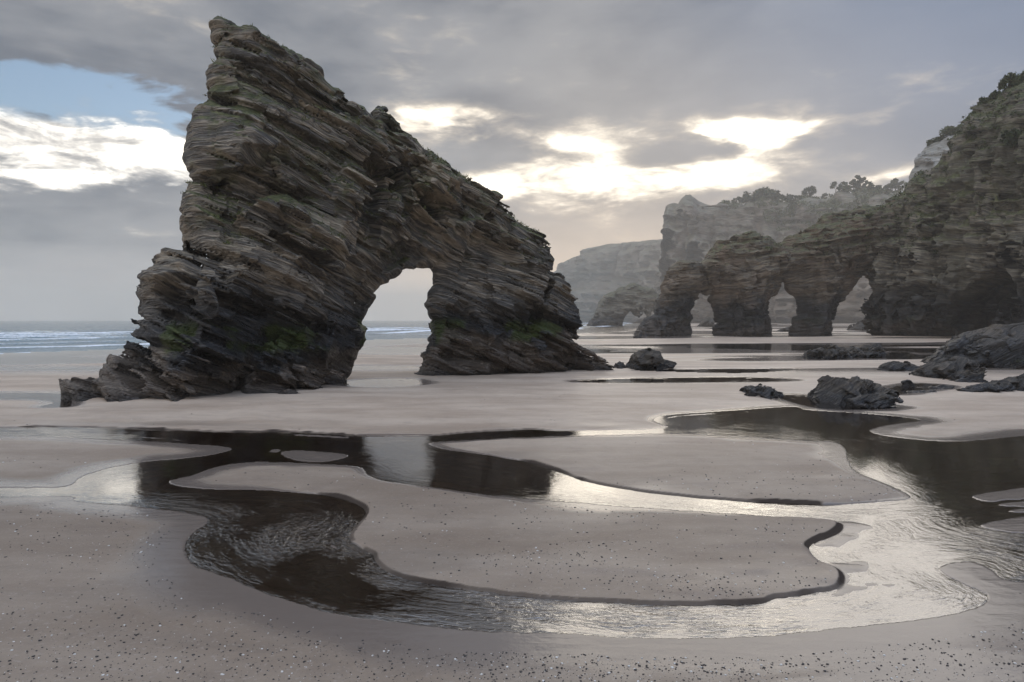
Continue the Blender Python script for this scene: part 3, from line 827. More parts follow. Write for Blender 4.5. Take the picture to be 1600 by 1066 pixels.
def jag(pts, amp, step, seed, zlim=595):
    """break a traced outline into small stepped ledges"""
    r = random.Random(seed); out = []
    for p, q in zip(pts, pts[1:] + pts[:1]):
        out.append(p)
        if len(p) > 2 or len(q) > 2: continue
        L = math.hypot(q[0] - p[0], q[1] - p[1]); n = int(L / step)
        for i in range(1, n):
            t = i / n; o = r.uniform(-amp, amp)
            out.append((p[0] + (q[0] - p[0]) * t + o * (q[1] - p[1]) / L + r.uniform(-.3, .3) * step, p[1] + (q[1] - p[1]) * t - o * (q[0] - p[0]) / L))
    return out
ARCH = jag(ARCH, 3.0, 8, 3)
me, V, Q = rock_mesh("great_arch", PA, ARCH, 2.9, 2.3, HA, 0.42, 0.15, 1.0, 7, 0.35, zmin=-1.2, carve=carve, edge=0.16, nmin=-2.1, extra=arch_fill, tfun=arch_thick, famp=1.0, bandw=3.0)
arch = empty("rock_arch", (PA.O[0], PA.O[1], 0))
tag(arch, "huge dark layered rock arch with a pointed peak standing on the sand", "rock arch")
def under(o, root):
    o.parent = root; o.matrix_parent_inverse = Matrix.Translation(-Vector(root.location)); return o
body = under(obj("rock_body", me, m_arch), arch)

# slabs of bedding that stand proud of the face
def slab_mesh(name, seed, mat):
    r = random.Random(seed); k = r.choice((5, 6, 7)); pts = []
    for i in range(k):
        a = 2 * math.pi * (i + r.uniform(-.25, .25)) / k
        c, s_ = math.cos(a), math.sin(a); p = max(abs(c), abs(s_))
        pts.append((0.5 * c / p ** 0.7 * r.uniform(.8, 1.05), 0.5 * s_ / p ** 0.7 * r.uniform(.8, 1.05)))
    vs = [(x, y, 0.5 + r.uniform(-.12, .12)) for x, y in pts] + [(x * r.uniform(.88, 1.06), y * r.uniform(.88, 1.06), -0.5 + r.uniform(-.12, .12)) for x, y in pts]
    fs = [list(range(k)), list(range(2 * k - 1, k - 1, -1))] + [[i, i + k, (i + 1) % k + k, (i + 1) % k] for i in range(k)]
    me = bpy.data.meshes.new(name); me.from_pydata(vs, [], fs); me.materials.append(mat); me.update()
    return me
def vnormals(me):
    a = np.empty(len(me.vertices) * 3, np.float32); me.vertex_normals.foreach_get('vector', a); return a.reshape(-1, 3)
def place_slabs(root, me, plane, dip, tn, mat, n_parts, n_stuff, seed, Lr, Tr, Dr, name="rock_slab", zmin=0.3, up_max=0.8, avoid=(), inside=None):
    rng = np.random.default_rng(seed)
    co = np.empty(len(me.vertices) * 3, np.float32); me.vertices.foreach_get('co', co); co = co.reshape(-1, 3)
    no = vnormals(me)
    tocam = np.array([0, 0, CAMH]) - co; tocam /= np.linalg.norm(tocam, axis=1)[:, None]
    face = (no * tocam).sum(1)
    ok = np.nonzero((face > 0.45) & (co[:, 2] > zmin) & (np.abs(no[:, 2]) < up_max))[0]
    for (pl_, clear) in avoid:
        ls, ln = plane.local(co[ok, 0], co[ok, 1]); ok = ok[poly_sd(ls, co[ok, 2], pl_) < -clear]
    if inside is not None:
        ls, ln = plane.local(co[ok, 0], co[ok, 1]); ok = ok[poly_sd(ls, co[ok, 2], inside[0]) > inside[1]]
    variants = [slab_mesh("slab_block", seed * 50 + i, mat) for i in range(9)]
    bn = Vector((dip * plane.e[0] + tn * plane.n[0], dip * plane.e[1] + tn * plane.n[1], 1)).normalized()
    pick = rng.choice(ok, n_parts + n_stuff, replace=False)
    allV, allF, off = [], [], 0
    for j, i in enumerate(pick):
        part = j < n_parts
        r = rng.random(6); kk = 1.0 if part else 0.62
        L = (Lr[0] + (Lr[1] - Lr[0]) * r[0] ** 2) * kk; T_ = (Tr[0] + (Tr[1] - Tr[0]) * r[1] ** 2) * kk; D = (Dr[0] + (Dr[1] - Dr[0]) * r[2]) * kk
        nn = Vector(no[i]); nn = (nn - bn * nn.dot(bn))
        if nn.length < 0.2: continue
        nn.normalize()
        ax = nn.cross(bn).normalized()
        yaw = (r[3] - 0.5) * 0.5
        R3 = Matrix((ax, nn, bn)).transposed() @ Matrix.Rotation(yaw, 3, 'Z') @ Matrix.Rotation((r[4] - .5) * 0.12, 3, 'X')
        c = Vector(co[i]) - nn * (D * 0.5 - (0.02 + 0.12 * r[5]) * Dr[1] * kk)
        M4 = Matrix.Translation(c) @ R3.to_4x4() @ Matrix.Diagonal((L, D, T_, 1))
        v = variants[j % 9]
        if part:
            o = bpy.data.objects.new(name, v); COL.objects.link(o); o.parent = root
            o.matrix_parent_inverse = Matrix.Translation(-Vector(root.location)); o.matrix_basis = M4
        else:
            a = np.array(M4); vv = np.empty(len(v.vertices) * 3); v.vertices.foreach_get('co', vv); vv = vv.reshape(-1, 3)
            allV.append(vv @ a[:3, :3].T + a[:3, 3])
            allF += [[q + off for q in p.vertices] for p in v.polygons]; off += len(vv)
    if allV:
        m2 = bpy.data.meshes.new("small_slabs"); m2.from_pydata(np.concatenate(allV).tolist(), [], allF); m2.update()
        o = under(obj("bedding_slabs", m2, mat), root); o['kind'] = 'stuff'
place_slabs(arch, me, PA, 0.42, 0.15, m_arch, 180, 800, 11, (0.5, 1.9), (0.08, 0.34), (0.5, 1.0), avoid=[(_hole, 1.5)], inside=([(PA.st(p[0], p[1])[0], p[2] if len(p) > 2 else PA.st(p[0], p[1])[1]) for p in ARCH], 1.3))

# ------------------------------------------------------------------ arches and cliffs to the right
PX = lambda px, d: ((px - 800) / F * d, d)
PC = Plane(PX(1000, 129), PX(1480, 133), back=4.0)
CHAIN = [(994,540,-1.5),(998,527),(1008,515),(1021,495),(1032,468),(1037,440),(1044,420),(1060,406),(1080,407),(1090,412),(1102,404),(1111,386),(1121,375),(1140,372),(1150,364),(1165,359),
 (1185,371),(1205,381),(1216,384),(1228,371),(1250,359),(1270,354),(1300,342),(1330,331),(1355,326),(1378,330),(1395,318),(1420,308),(1450,288),(1470,272),(1480,540,-1.5)]
CH_HOLES = [[(1072,545,-2),(1075,510),(1076,490),(1083,468),(1098,458),(1111,472),(1116,490),(1114,515),(1113,545,-2)],
 [(1203,545,-2),(1203,500),(1205,475),(1216,453),(1224,445),(1238,455),(1249,468),(1246,490),(1241,510),(1241,545,-2)],
 [(1302,545,-2),(1304,500),(1310,475),(1324,451),(1347,433),(1364,450),(1373,472),(1392,490),(1388,500),(1391,515),(1392,545,-2)]]
cols_c = ((0.09, 0.075, 0.058), (0.205, 0.16, 0.11), (0.165, 0.105, 0.066), (0.31, 0.265, 0.21))
m_chain = rock_mat("rock_of_the_arch_row", 0.05, -0.12, 1.6, cols_c, 2.2, 6.5, moss=0.2, green=0.45, top_z=17.0, lich=0.25)
_chh = [[(PC.st(p[0], p[1])[0], p[2] if len(p) > 2 else PC.st(p[0], p[1])[1]) for p in hh] for hh in CH_HOLES]
def chain_thick(ss, zz):
    d = np.minimum.reduce([-poly_sd(ss, zz, hh) for hh in _chh])
    return 0.35 + 0.65 * sstep(0.0, 6.0, d)
me, V, Q = rock_mesh("arch_row", PC, CHAIN, 4.6, 4.2, 0.21, -0.12, 0.1, 1.05, 23, 0.3, holes=CH_HOLES, zmin=-1.2, edge=0.35, bandw=3.0, nmin=-6.5, tfun=chain_thick, extra=ribs(1.1, 0.16, 301))
chain = empty("rock_arch", (PC.O[0], PC.O[1], 0))
tag(chain, "brown ridge of rock pierced by three arches, joined to the right-hand cliff", "rock arch")
under(obj("rock_body", me, m_chain), chain)
place_slabs(chain, me, PC, -0.12, 0.1, m_chain, 60, 700, 31, (0.9, 4.5), (0.15, 0.5), (1.0, 2.2), avoid=[(hh, 1.6) for hh in _chh])

cols_e = ((0.09, 0.08, 0.064), (0.235, 0.20, 0.145), (0.115, 0.105, 0.076), (0.35, 0.31, 0.25))
m_cliff = rock_mat("cliff_rock", -1.3, 0.10, 1.8, cols_e, 2.2, 8.0, moss=0.3, green=0.9, top_z=21.0, lich=0.3)
PE = Plane((72, 133), (81, 98), back=7.0)
CLIFF = [(1404,540,-1.5),(1410,336),(1424,312),(1450,289),(1480,262),(1506,238),(1528,200),(1538,178),(1558,163),(1600,145),(1660,115),(1720,90),(1900,40),(1900,700,-1.5)]
_r1, _r2 = ribs(2.0, 0.11, 311), ribs(0.9, 0.33, 317)
def _rib(s, n, z): return _r1(s, n, z) + _r2(s, n, z)
def cliff_extra(s, n, z):
    cs, cz = PE.st(1600, 474); a, b_ = s - cs, z - cz
    d = np.sqrt(((a * 0.87 + b_ * 0.5) / 8.5) ** 2 + ((b_ * 0.87 - a * 0.5) / 3.6) ** 2)
    return _rib(s, n, z) + 9.0 * sstep(1.1, 0.85, d + 0.12 * vn(s * 0.5, n * 0.5, z * 0.5, 3)) * (n > -1.0)
me_cliff, V, Q = rock_mesh("cliff", PE, CLIFF, 8.0, 7.0, 0.35, 0.10, 0.1, 1.3, 41, 0.3, zmin=-1.2, edge=0.4, nmin=-5.0, amps=(0.26, 0.22, 0.14), extra=cliff_extra, bandw=4.6)
cliff = empty("cliff", (PE.O[0], PE.O[1], 0))
tag(cliff, "tall dark cliff with green ledges rising at the right edge", "cliff")
under(obj("rock_body", me_cliff, m_cliff), cliff)
place_slabs(cliff, me_cliff, PE, 0.10, 0.1, m_cliff, 60, 900, 33, (1.0, 5.0), (0.2, 0.6), (1.2, 2.6))

# cave mouth and outcrop at the foot of the cliff, nearer to the camera
PN = Plane(PX(1440, 46), PX(1700, 44), back=2.4)
OUT = [(1440,580,-1),(1448,568),(1460,557),(1484,538),(1500,528),(1516,519),(1542,513),(1566,516),(1600,506),(1660,500),(1720,492),(1800,500),(1840,600,-1)]
m_near = rock_mat("outcrop_rock", 0.0, -0.55, 1.0, ((0.042, 0.034, 0.026), (0.085, 0.066, 0.046), (0.038, 0.034, 0.03), (0.12, 0.10, 0.078)), 0.4, 1.8, moss=0.3, green=0.1, top_z=8.0, lich=0.0, barc=(0.06, 0.05, 0.04))
me, V, Q = rock_mesh("outcrop", PN, OUT, 2.6, 2.0, 0.10, -0.55, 0.2, 0.8, 51, 0.6, zmin=-0.8, edge=0.4)
outc = empty("rock_outcrop", (PN.O[0], PN.O[1], 0))
tag(outc, "low sloping rock outcrop in front of the black cave at the right edge", "rock")
under(obj("rock_body", me, m_near), outc)
place_slabs(outc, me, PN, -0.55, 0.2, m_near, 25, 180, 35, (0.5, 2.0), (0.08, 0.25), (0.4, 0.9))

# pale cliff behind, far cliffs, far arch rock
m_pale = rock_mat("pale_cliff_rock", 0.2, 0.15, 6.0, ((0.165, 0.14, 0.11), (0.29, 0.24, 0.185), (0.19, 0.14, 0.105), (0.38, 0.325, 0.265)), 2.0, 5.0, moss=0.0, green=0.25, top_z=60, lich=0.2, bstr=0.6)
PK = Plane(PX(1418, 230), PX(1640, 205), back=9)
PALE = [(1414,540,-1.5),(1417,300),(1424,272),(1438,247),(1448,233),(1470,222),(1500,212),(1525,206),(1560,190),(1640,165),(1640,540,-1.5)]
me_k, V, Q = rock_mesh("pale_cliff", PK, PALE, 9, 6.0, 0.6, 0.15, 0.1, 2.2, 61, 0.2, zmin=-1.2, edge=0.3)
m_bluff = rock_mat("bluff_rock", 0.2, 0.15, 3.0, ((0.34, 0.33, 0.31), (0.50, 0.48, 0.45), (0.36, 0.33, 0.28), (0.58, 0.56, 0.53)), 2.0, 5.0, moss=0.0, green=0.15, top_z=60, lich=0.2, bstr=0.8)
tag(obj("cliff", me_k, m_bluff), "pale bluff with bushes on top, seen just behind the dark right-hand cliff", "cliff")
PM = Plane(PX(1000, 720), PX(1540, 580), back=33)
MID = [(1000,540,-1.5),(1012,490),(1024,460),(1036,425),(1042,395),(1044,370),(1047,346),(1056,331),(1075,326),(1095,319),(1140,312),(1200,314),(1330,312),(1420,310),(1540,300),(1540,540,-1.5)]
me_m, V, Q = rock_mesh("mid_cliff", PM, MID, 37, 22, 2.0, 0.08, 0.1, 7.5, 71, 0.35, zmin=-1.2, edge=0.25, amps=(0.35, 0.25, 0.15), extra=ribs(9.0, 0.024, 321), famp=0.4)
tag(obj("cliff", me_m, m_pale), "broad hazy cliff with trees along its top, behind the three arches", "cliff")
PF = Plane(PX(862, 1300), PX(1100, 1030), back=40)
FAR = [(860,540,-1.5),(868,470),(877,448),(890,425),(903,404),(912,400),(934,398),(938,388),(960,383),(1040,373),(1100,366),(1100,540,-1.5)]
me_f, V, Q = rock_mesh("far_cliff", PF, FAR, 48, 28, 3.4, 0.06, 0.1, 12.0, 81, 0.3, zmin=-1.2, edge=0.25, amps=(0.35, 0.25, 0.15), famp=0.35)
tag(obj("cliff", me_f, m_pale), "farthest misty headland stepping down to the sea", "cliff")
PG = Plane(PX(915, 380), PX(1045, 380), back=5)
FARARCH = [(914,540,-1.2),(921,503),(928,492),(935,473),(943,461),(958,455),(972,447),(990,442),(1005,447),(1020,450),(1034,470),(1045,540,-1.2)]
FA_H = [[(973,540,-2),(975,500),(979,493),(985,487),(992,497),(993,540,-2)], [(999,540,-2),(1001,499),(1006,488),(1011,496),(1012,540,-2)], [(1017,540,-2),(1017,496),(1020,484),(1026,498),(1028,540,-2)]]
me_g, V, Q = rock_mesh("far_arch", PG, FARARCH, 4.2, 4.0, 0.55, 0.1, 0.1, 2.0, 91, 0.3, holes=FA_H, zmin=-1.2, edge=0.3)
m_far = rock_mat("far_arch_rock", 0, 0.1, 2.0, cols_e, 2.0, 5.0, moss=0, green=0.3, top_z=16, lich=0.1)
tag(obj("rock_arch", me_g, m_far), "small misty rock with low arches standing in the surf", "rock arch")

# ------------------------------------------------------------------ boulders on the sand
m_boul = rock_mat("boulder_rock", 0.0, -0.6, 0.7, ((0.042, 0.035, 0.029), (0.086, 0.069, 0.052), (0.038, 0.036, 0.034), (0.15, 0.128, 0.10)), 0.10, 0.30, moss=0.0, green=0.1, top_z=4.0, lich=0.05, bstr=1.0, barc=(0.06, 0.05, 0.042))
def boulder(label, pts, d, T, seed, dip=-0.6, k=0.35, cat="boulder", name="boulder", vox=None, ds=1.15):
    pl = Plane(PX(800, d), PX(900, d), back=T * 0.9)
    low = max(p[1] for p in pts)
    P = jag([(p[0], p[1]) if p[1] < low - 3 else (p[0], p[1], -0.35) for p in pts], 0.03 * (max(p[0] for p in pts) - min(p[0] for p in pts)), 0.07 * (max(p[0] for p in pts) - min(p[0] for p in pts)), seed)
    R = max(0.15, 0.14 * (max(p[0] for p in pts) - min(p[0] for p in pts)) / F * d)
    R = min(R, T)
    me, V, Q = rock_mesh(name, pl, P, T, R, vox or max(0.035, d * 0.0015), dip, 0.25, k, seed, 0.3, zmin=-0.3, edge=0.4, dscale=ds, amps=(0.42, 0.26, 0.16), famp=1.0)
    return tag(obj(name, me, m_boul), label, cat)
boulder("dark pointed boulder alone on the sand right of the great arch", [(980,578),(984,562),(990,553),(998,548),(1006,544),(1017,550),(1027,552),(1036,560),(1056,568),(1050,574),(1000,578)], 42.5, 0.9, 101, dip=-0.1)
boulder("small low rock left of the pointed boulder", [(959,576),(962,569),(969,566),(977,571),(980,576)], 43.5, 0.35, 102, k=0.2)
boulder("left block of the brown rock cluster in front of the arches", [(1260,564),(1266,553),(1276,546),(1290,544),(1296,552),(1294,564)], 53.5, 0.7, 103)
boulder("tallest middle block of the brown rock cluster", [(1284,563),(1290,551),(1299,539),(1306,540),(1318,547),(1323,556),(1322,563)], 54.5, 0.7, 104)
boulder("rounded block right of middle in the brown rock cluster", [(1310,562),(1318,548),(1330,541),(1340,545),(1344,554),(1343,561)], 56, 0.7, 105)
boulder("right block with upturned tip in the brown rock cluster", [(1334,560),(1340,550),(1352,543),(1366,537),(1373,537),(1375,546),(1382,552),(1380,560)], 57.5, 0.7, 106)
boulder("large striped boulder of tilted slabs beside the tide pool", [(1270,636),(1274,626),(1283,614),(1295,604),(1307,596),(1318,598),(1326,592),(1342,596),(1356,592),(1372,599),(1379,607),(1378,620),(1372,636)], 25.6, 0.8, 107, dip=-0.75, k=0.5)
boulder("low slab leaning in front of the large striped boulder", [(1318,637),(1330,626),(1350,617),(1375,612),(1390,616),(1400,624),(1384,630),(1350,637)], 24.2, 0.5, 108, dip=-0.5, k=0.25)
boulder("small dark boulder left of the large striped boulder", [(1164,618),(1172,605),(1186,600),(1202,604),(1212,612),(1226,618),(1222,624),(1180,624)], 27.5, 0.7, 109, dip=-0.5, k=0.3)
boulder("low brown rock lying between the cluster and the outcrop", [(1368,580),(1380,571),(1398,565),(1412,566),(1424,570),(1440,571),(1440,578),(1400,581)], 41, 0.6, 110, k=0.3)
boulder("blocky brown boulder in front of the cave outcrop", [(1446,594),(1452,582),(1468,570),(1488,563),(1508,561),(1522,562),(1522,580),(1516,594)], 35.3, 1.0, 111, dip=-0.45, k=0.4)
boulder("low wedge in front of the blocky brown boulder", [(1474,599),(1488,589),(1508,581),(1530,582),(1537,585),(1535,598)], 33.6, 0.6, 112, dip=-0.3, k=0.3)
boulder("long low rib of rock at the right edge of the sand", [(1492,616),(1500,606),(1524,602),(1552,597),(1572,596),(1580,606),(1570,612),(1530,616)], 29, 0.5, 113, dip=-0.3, k=0.25)
boulder("blue-grey rock at the right edge beside the long rib", [(1550,614),(1566,604),(1580,596),(1604,588),(1640,586),(1660,612)], 29.6, 0.6, 114, dip=-0.4, k=0.3)
boulder("dark low rock under the cave at the right edge", [(1548,573),(1560,562),(1580,555),(1610,549),(1650,552),(1660,574)], 45.5, 0.9, 115, dip=-0.4, k=0.4)
boulder("little upright stone on the wet sand by the striped boulder", [(1402,606),(1408,597),(1416,593),(1424,595),(1426,605)], 31.5, 0.25, 116, k=0.15)
boulder("flat sliver of stone on the wet sand, nearest the striped boulder", [(1404,613.5),(1420,610.5),(1462,608.5),(1466,612),(1430,614)], 29.0, 0.3, 117, k=0.12, ds=0.4)
boulder("flat dark stone between the upright stone and the low wedge", [(1436,607.5),(1455,604),(1476,601.5),(1490,603),(1470,607.5)], 30.8, 0.3, 118, k=0.12, ds=0.4)
boulder("low far rock seen through the rightmost arch", [(1326,520),(1334,510),(1342,505),(1352,506),(1362,512),(1366,520)], 190, 3, 119, k=1.0)
boulder("small far rock beside the pillar between the right two arches", [(1218,521),(1224,514),(1234,511),(1240,512),(1241,521)], 175, 2, 120, k=0.8)
boulder("small far rock seen through the leftmost of the three arches", [(1091,512),(1096,504),(1103,499),(1112,499),(1116,512)], 285, 3.5, 121, k=1.2)
boulder("tiny rock at the left foot of the three arches", [(988,529),(992,524),(998,523),(1004,529)], 117, 0.6, 122, k=0.3)

# ------------------------------------------------------------------ trees and shrubs
def leaf_mat(name, c1, c2):
    m, nt, b, out = new_mat(name)
    g = nt.nodes.new('ShaderNodeNewGeometry')
    n1 = noise(nt, g.outputs['Position'], 1.3, 3, 0.6)
    oi = nt.nodes.new('ShaderNodeObjectInfo')
    setc(nt, b, 'Base Color', mix(nt, (n1 * 0.7 + S(nt, oi.outputs['Random']) * 0.3).ss(0.3, 0.7), c1, c2))
    b.inputs['Roughness'].default_value = 0.75; b.inputs['Specular IOR Level'].default_value = 0.2
    return m
m_leaf = leaf_mat("dark_foliage", (0.030, 0.042, 0.018), (0.075, 0.088, 0.036))
m_scrub = leaf_mat("scrub_foliage", (0.045, 0.058, 0.022), (0.10, 0.108, 0.045))
m_grass = leaf_mat("ledge_grass", (0.075, 0.085, 0.028), (0.17, 0.16, 0.065))
m_bark, nt, b, out = new_mat("bark")
g = nt.nodes.new('ShaderNodeNewGeometry')
setc(nt, b, 'Base Color', mix(nt, noise(nt, g.outputs['Position'], 4, 4), (0.05, 0.038, 0.028), (0.11, 0.085, 0.065))); b.inputs['Roughness'].default_value = 0.9
def leaves(rng, n, centres, rad, size, flat=1.0):
    """n small leaf faces spread through lumps of foliage"""
    c = centres[rng.integers(0, len(centres), n)]
    v = rng.normal(size=(n, 3)); v /= np.linalg.norm(v, axis=1)[:, None]
    r = rad[rng.integers(0, len(rad), n)][:, None] * rng.random((n, 1)) ** 0.4
    p = c + v * r * np.array([1, 1, flat])
    a = rng.normal(size=(n, 3)); a /= np.linalg.norm(a, axis=1)[:, None]
    b_ = np.cross(a, rng.normal(size=(n, 3))); b_ /= np.linalg.norm(b_, axis=1)[:, None] + 1e-6
    sz = size * (0.6 + 0.8 * rng.random((n, 1)))
    V = np.stack([p + a * sz, p + b_ * sz * 0.6, p - a * sz, p - b_ * sz * 0.6], 1).reshape(-1, 3)
    return V, np.arange(n * 4).reshape(-1, 4)
def trunk_mesh(name, pts, radii, k=6):
    V, Fq = [], []
    for (p, r) in zip(pts, radii):
        for i in range(k): V.append((p[0] + r * math.cos(2 * math.pi * i / k), p[1] + r * math.sin(2 * math.pi * i / k), p[2]))
    for j in range(len(pts) - 1):
        for i in range(k): Fq.append((j * k + i, j * k + (i + 1) % k, (j + 1) * k + (i + 1) % k, (j + 1) * k + i))
    return mesh_np(name, np.array(V), np.array(Fq))
def tree(label, x, y, z, hgt, wid, seed, bare=0.35, n=900, group=None):
    rng = np.random.default_rng(seed)
    root = empty("pine_tree", (x, y, z)); tag(root, label, "tree", group)
    lean = rng.normal(size=2) * 0.05 * hgt
    pts = [(lean[0] * t, lean[1] * t, hgt * 0.92 * t - (0.6 if t == 0 else 0)) for t in (0, .3, .6, 1.0)]
    obj("trunk", trunk_mesh("trunk", pts, [0.05 * hgt, 0.035 * hgt, 0.022 * hgt, 0.008 * hgt]), m_bark, root)
    cs, rs = [], []
    for i in range(9):
        t = bare + (1 - bare) * rng.random() ** 0.8; w = wid * 0.5 * (1 - 0.55 * (t - bare) / (1 - bare)) * rng.random() ** 0.5
        a = rng.random() * 6.283; cs.append((lean[0] * t + w * math.cos(a), lean[1] * t + w * math.sin(a), hgt * t * 0.95)); rs.append(wid * (0.12 + 0.14 * rng.random()))
    V, Fq = leaves(rng, n, np.array(cs), np.array(rs), 0.075 * (hgt + wid) / 2, 0.7)
    obj("crown", mesh_np("crown", V, Fq), m_leaf, root)
def shrub(label, x, y, z, wid, hgt, seed, n=500, mat=None, group=None):
    rng = np.random.default_rng(seed)
    root = empty("shrub", (x, y, z)); tag(root, label, "shrub", group)
    cs = np.stack([(rng.random(8) - .5) * wid * 0.7, (rng.random(8) - .5) * wid * 0.5, hgt * (0.2 + 0.5 * rng.random(8))], 1)
    V, Fq = leaves(rng, n, cs, hgt * (0.25 + 0.25 * rng.random(8)), 0.05 * (wid + hgt), 0.9)
    obj("foliage", mesh_np("foliage", V, Fq), mat or m_leaf, root)
    obj("stem", trunk_mesh("stem", [(0, 0, -0.5), (0.03 * wid, 0, hgt * 0.35), (0, 0, hgt * 0.6)], [0.05 * hgt, 0.04 * hgt, 0.01 * hgt], 5), m_bark, root)
def coords(me):
    a = np.empty(len(me.vertices) * 3, np.float32); me.vertices.foreach_get('co', a); return a.reshape(-1, 3)
def to_px(co): return 800 + F * co[:, 0] / co[:, 1], HZ - F * (co[:, 2] - CAMH) / co[:, 1]
def top_at(co, px):
    """crest point of a rock along one column of the view"""
    X, Yp = to_px(co); m = np.abs(X - px) < 2.5
    if not m.any(): m = np.abs(X - px) < 8
    i = np.nonzero(m)[0][np.argmin(Yp[m])]; return co[i]
co_m, co_e, co_k, co_c = coords(me_m), coords(me_cliff), coords(me_k), coords(chain.children[0].data)
for j, (px, w_, h_, lb) in enumerate([
    (1147, 10, 9, "small round pine at the left end of the clifftop trees"),
    (1232, 24, 13, "spreading clifftop pine just right of the big thicket"),
    (1246, 14, 9, "short pine in the gap right of the spreading clifftop pine"),
    (1267, 24, 16, "tall open clifftop pine standing by itself"),
    (1290, 11, 9, "small lone pine between two open clifftop pines"),
    (1307, 18, 16, "open clifftop pine next to the dense wood")]):
    p = top_at(co_m, px); k_ = p[1] / F
    tree(lb, p[0], p[1] + 2, p[2] - 0.4, h_ * k_ * 1.05, w_ * k_ * 1.0, 500 + j, 0.3, 700)
for j in range(17):
    px = 1322 + j * 6.2 + random.Random(j).uniform(-2, 2); p = top_at(co_m, px); k_ = p[1] / F
    hh = (17 + 5 * math.sin(j * 0.55) + random.Random(j + 90).uniform(-3, 3)) * k_ * 1.05
    tree("dark pine of the dense wood on the far clifftop", p[0], p[1] + 2 + (j % 3), p[2] - 0.4, hh, 12 * k_ * 1.2, 540 + j, 0.05, 900, group="pines of the dense clifftop wood")
for j, (px, w_, h_) in enumerate([(1165, 26, 12), (1178, 30, 16), (1193, 30, 19), (1207, 30, 16), (1218, 22, 11)]):
    p = top_at(co_m, px); k_ = p[1] / F
    shrub("dark rounded shrub of the big thicket on the far clifftop", p[0], p[1] + 2, p[2] - 0.5, w_ * k_, h_ * k_ * 1.05, 600 + j, 700, group="shrubs of the far clifftop thicket")
for j, (px, w_, h_, lb) in enumerate([
    (1452, 14, 10, "leftmost dark bush on the pale bluff"), (1466, 16, 9, "second dark bush from the left on the pale bluff"),
    (1484, 24, 14, "wide dark bush in the middle of the pale bluff"), (1505, 26, 15, "high dark bush on top of the pale bluff"), (1522, 20, 12, "rightmost bush on the pale bluff beside the dark cliff")]):
    p = top_at(co_k, px); k_ = p[1] / F
    shrub(lb, p[0], p[1] - 1, p[2] - 0.8, w_ * k_ * 1.15, h_ * k_ * 1.2, 620 + j, 700)
for j, (px, w_, h_, lb) in enumerate([
    (1553, 18, 14, "dark bush on the first step of the cliff crest"), (1572, 26, 16, "broad dark bush along the upper cliff crest"), (1592, 30, 18, "dark bush at the top right corner of the cliff"),
    (1536, 10, 9, "small bush where the cliff crest steepens"), (1516, 9, 7, "small bush low on the cliff crest above the pale bluff"),
    (1356, 16, 6, "low scrub on the crest of the arch ridge"), (1372, 12, 5, "low scrub at the right end of the arch ridge crest")]):
    src = co_e if px > 1400 else co_c
    p = top_at(src, px); k_ = p[1] / F
    shrub(lb, p[0], p[1] - 0.5, p[2] - 0.5, w_ * k_ * 1.1, h_ * k_ * 1.1, 640 + j, 650)
X_, Y_ = to_px(co_e)
m = np.nonzero((np.abs(X_ - 1575) < 8) & (np.abs(Y_ - 212) < 8))[0]; p = co_e[m[np.argmin(co_e[m][:, 1])]]
shrub("large round bush clinging to the cliff face below the crest", p[0], p[1] - 0.3, p[2] - 1.2, 3.4, 2.6, 660, 900)
# low scrub that covers slopes and ledges
def scrub(name, label, co, mask, n, size, lump, seed, mat):
    rng = np.random.default_rng(seed); idx = np.nonzero(mask)[0]
    c = co[rng.choice(idx, min(len(idx), 260), replace=len(idx) < 260)]
    V, Fq = leaves(rng, n, c, np.full(8, lump), size, 0.6)
    o = obj(name, mesh_np(name, V, Fq), mat); tag(o, label, "scrub", kind='stuff')
X_, Y_ = to_px(co_m)
nz = vnormals(me_m)
wob_ = 14 * vn(X_ / 14, Y_ / 14, X_ * 0, 5)
msk = (Y_ + wob_ < np.interp(X_, [1090, 1150, 1190, 1240, 1290, 1340, 1420], [300, 322, 350, 372, 345, 330, 325])) & (X_ > 1095) & (X_ < 1430) & (nz[:, 2] > -0.4)
scrub("scrub", "dark green scrub covering the upper slope of the far cliff", co_m, msk, 16000, 1.1, 5.0, 5, m_scrub)
X_, Y_ = to_px(co_e); nz = vnormals(me_cliff)
msk = (nz[:, 2] > 0.25) & (co_e[:, 2] > 14) & (vn(co_e[:, 0] * .12, co_e[:, 1] * .12, co_e[:, 2] * .12, 6) > 0.05) & (X_ < 1640)
scrub("ledge_plants", "green plants growing on ledges of the right-hand cliff", co_e, msk, 4500, 0.20, 0.9, 6, m_scrub)
nz = vnormals(chain.children[0].data)
msk = (nz[:, 2] > 0.45) & (co_c[:, 2] > 15) & (vn(co_c[:, 0] * .2, co_c[:, 1] * .2, co_c[:, 2] * .2, 8) > -0.1)
scrub("ridge_plants", "low green plants along the crest of the arch ridge", co_c, msk, 4500, 0.16, 0.7, 7, m_scrub)
# tufts of grass on the great arch
co_a = coords(body.data); nz = vnormals(body.data)
msk = np.nonzero((nz[:, 2] > 0.55) & (co_a[:, 2] > 6.0) & (vn(co_a[:, 0] * .35, co_a[:, 1] * .35, co_a[:, 2] * .35, 12) > 0.12))[0]
rng = np.random.default_rng(77)
pk = co_a[rng.choice(msk, 900)]
n_ = len(pk) * 7; base_ = np.repeat(pk, 7, 0) + rng.normal(size=(n_, 3)) * np.array([.06, .06, .02])
tip = base_ + rng.normal(size=(n_, 3)) * np.array([.10, .10, .04]) + np.array([0, 0, 0.10]) * (0.6 + rng.random((n_, 1)))
side = rng.normal(size=(n_, 3)) * np.array([.018, .018, 0])
Vg = np.stack([base_ - side, base_ + side, tip], 1).reshape(-1, 3)
o = under(obj("grass_tufts", mesh_np("grass_tufts", Vg, np.arange(n_ * 3).reshape(-1, 3)), m_grass), arch); o['kind'] = 'stuff'

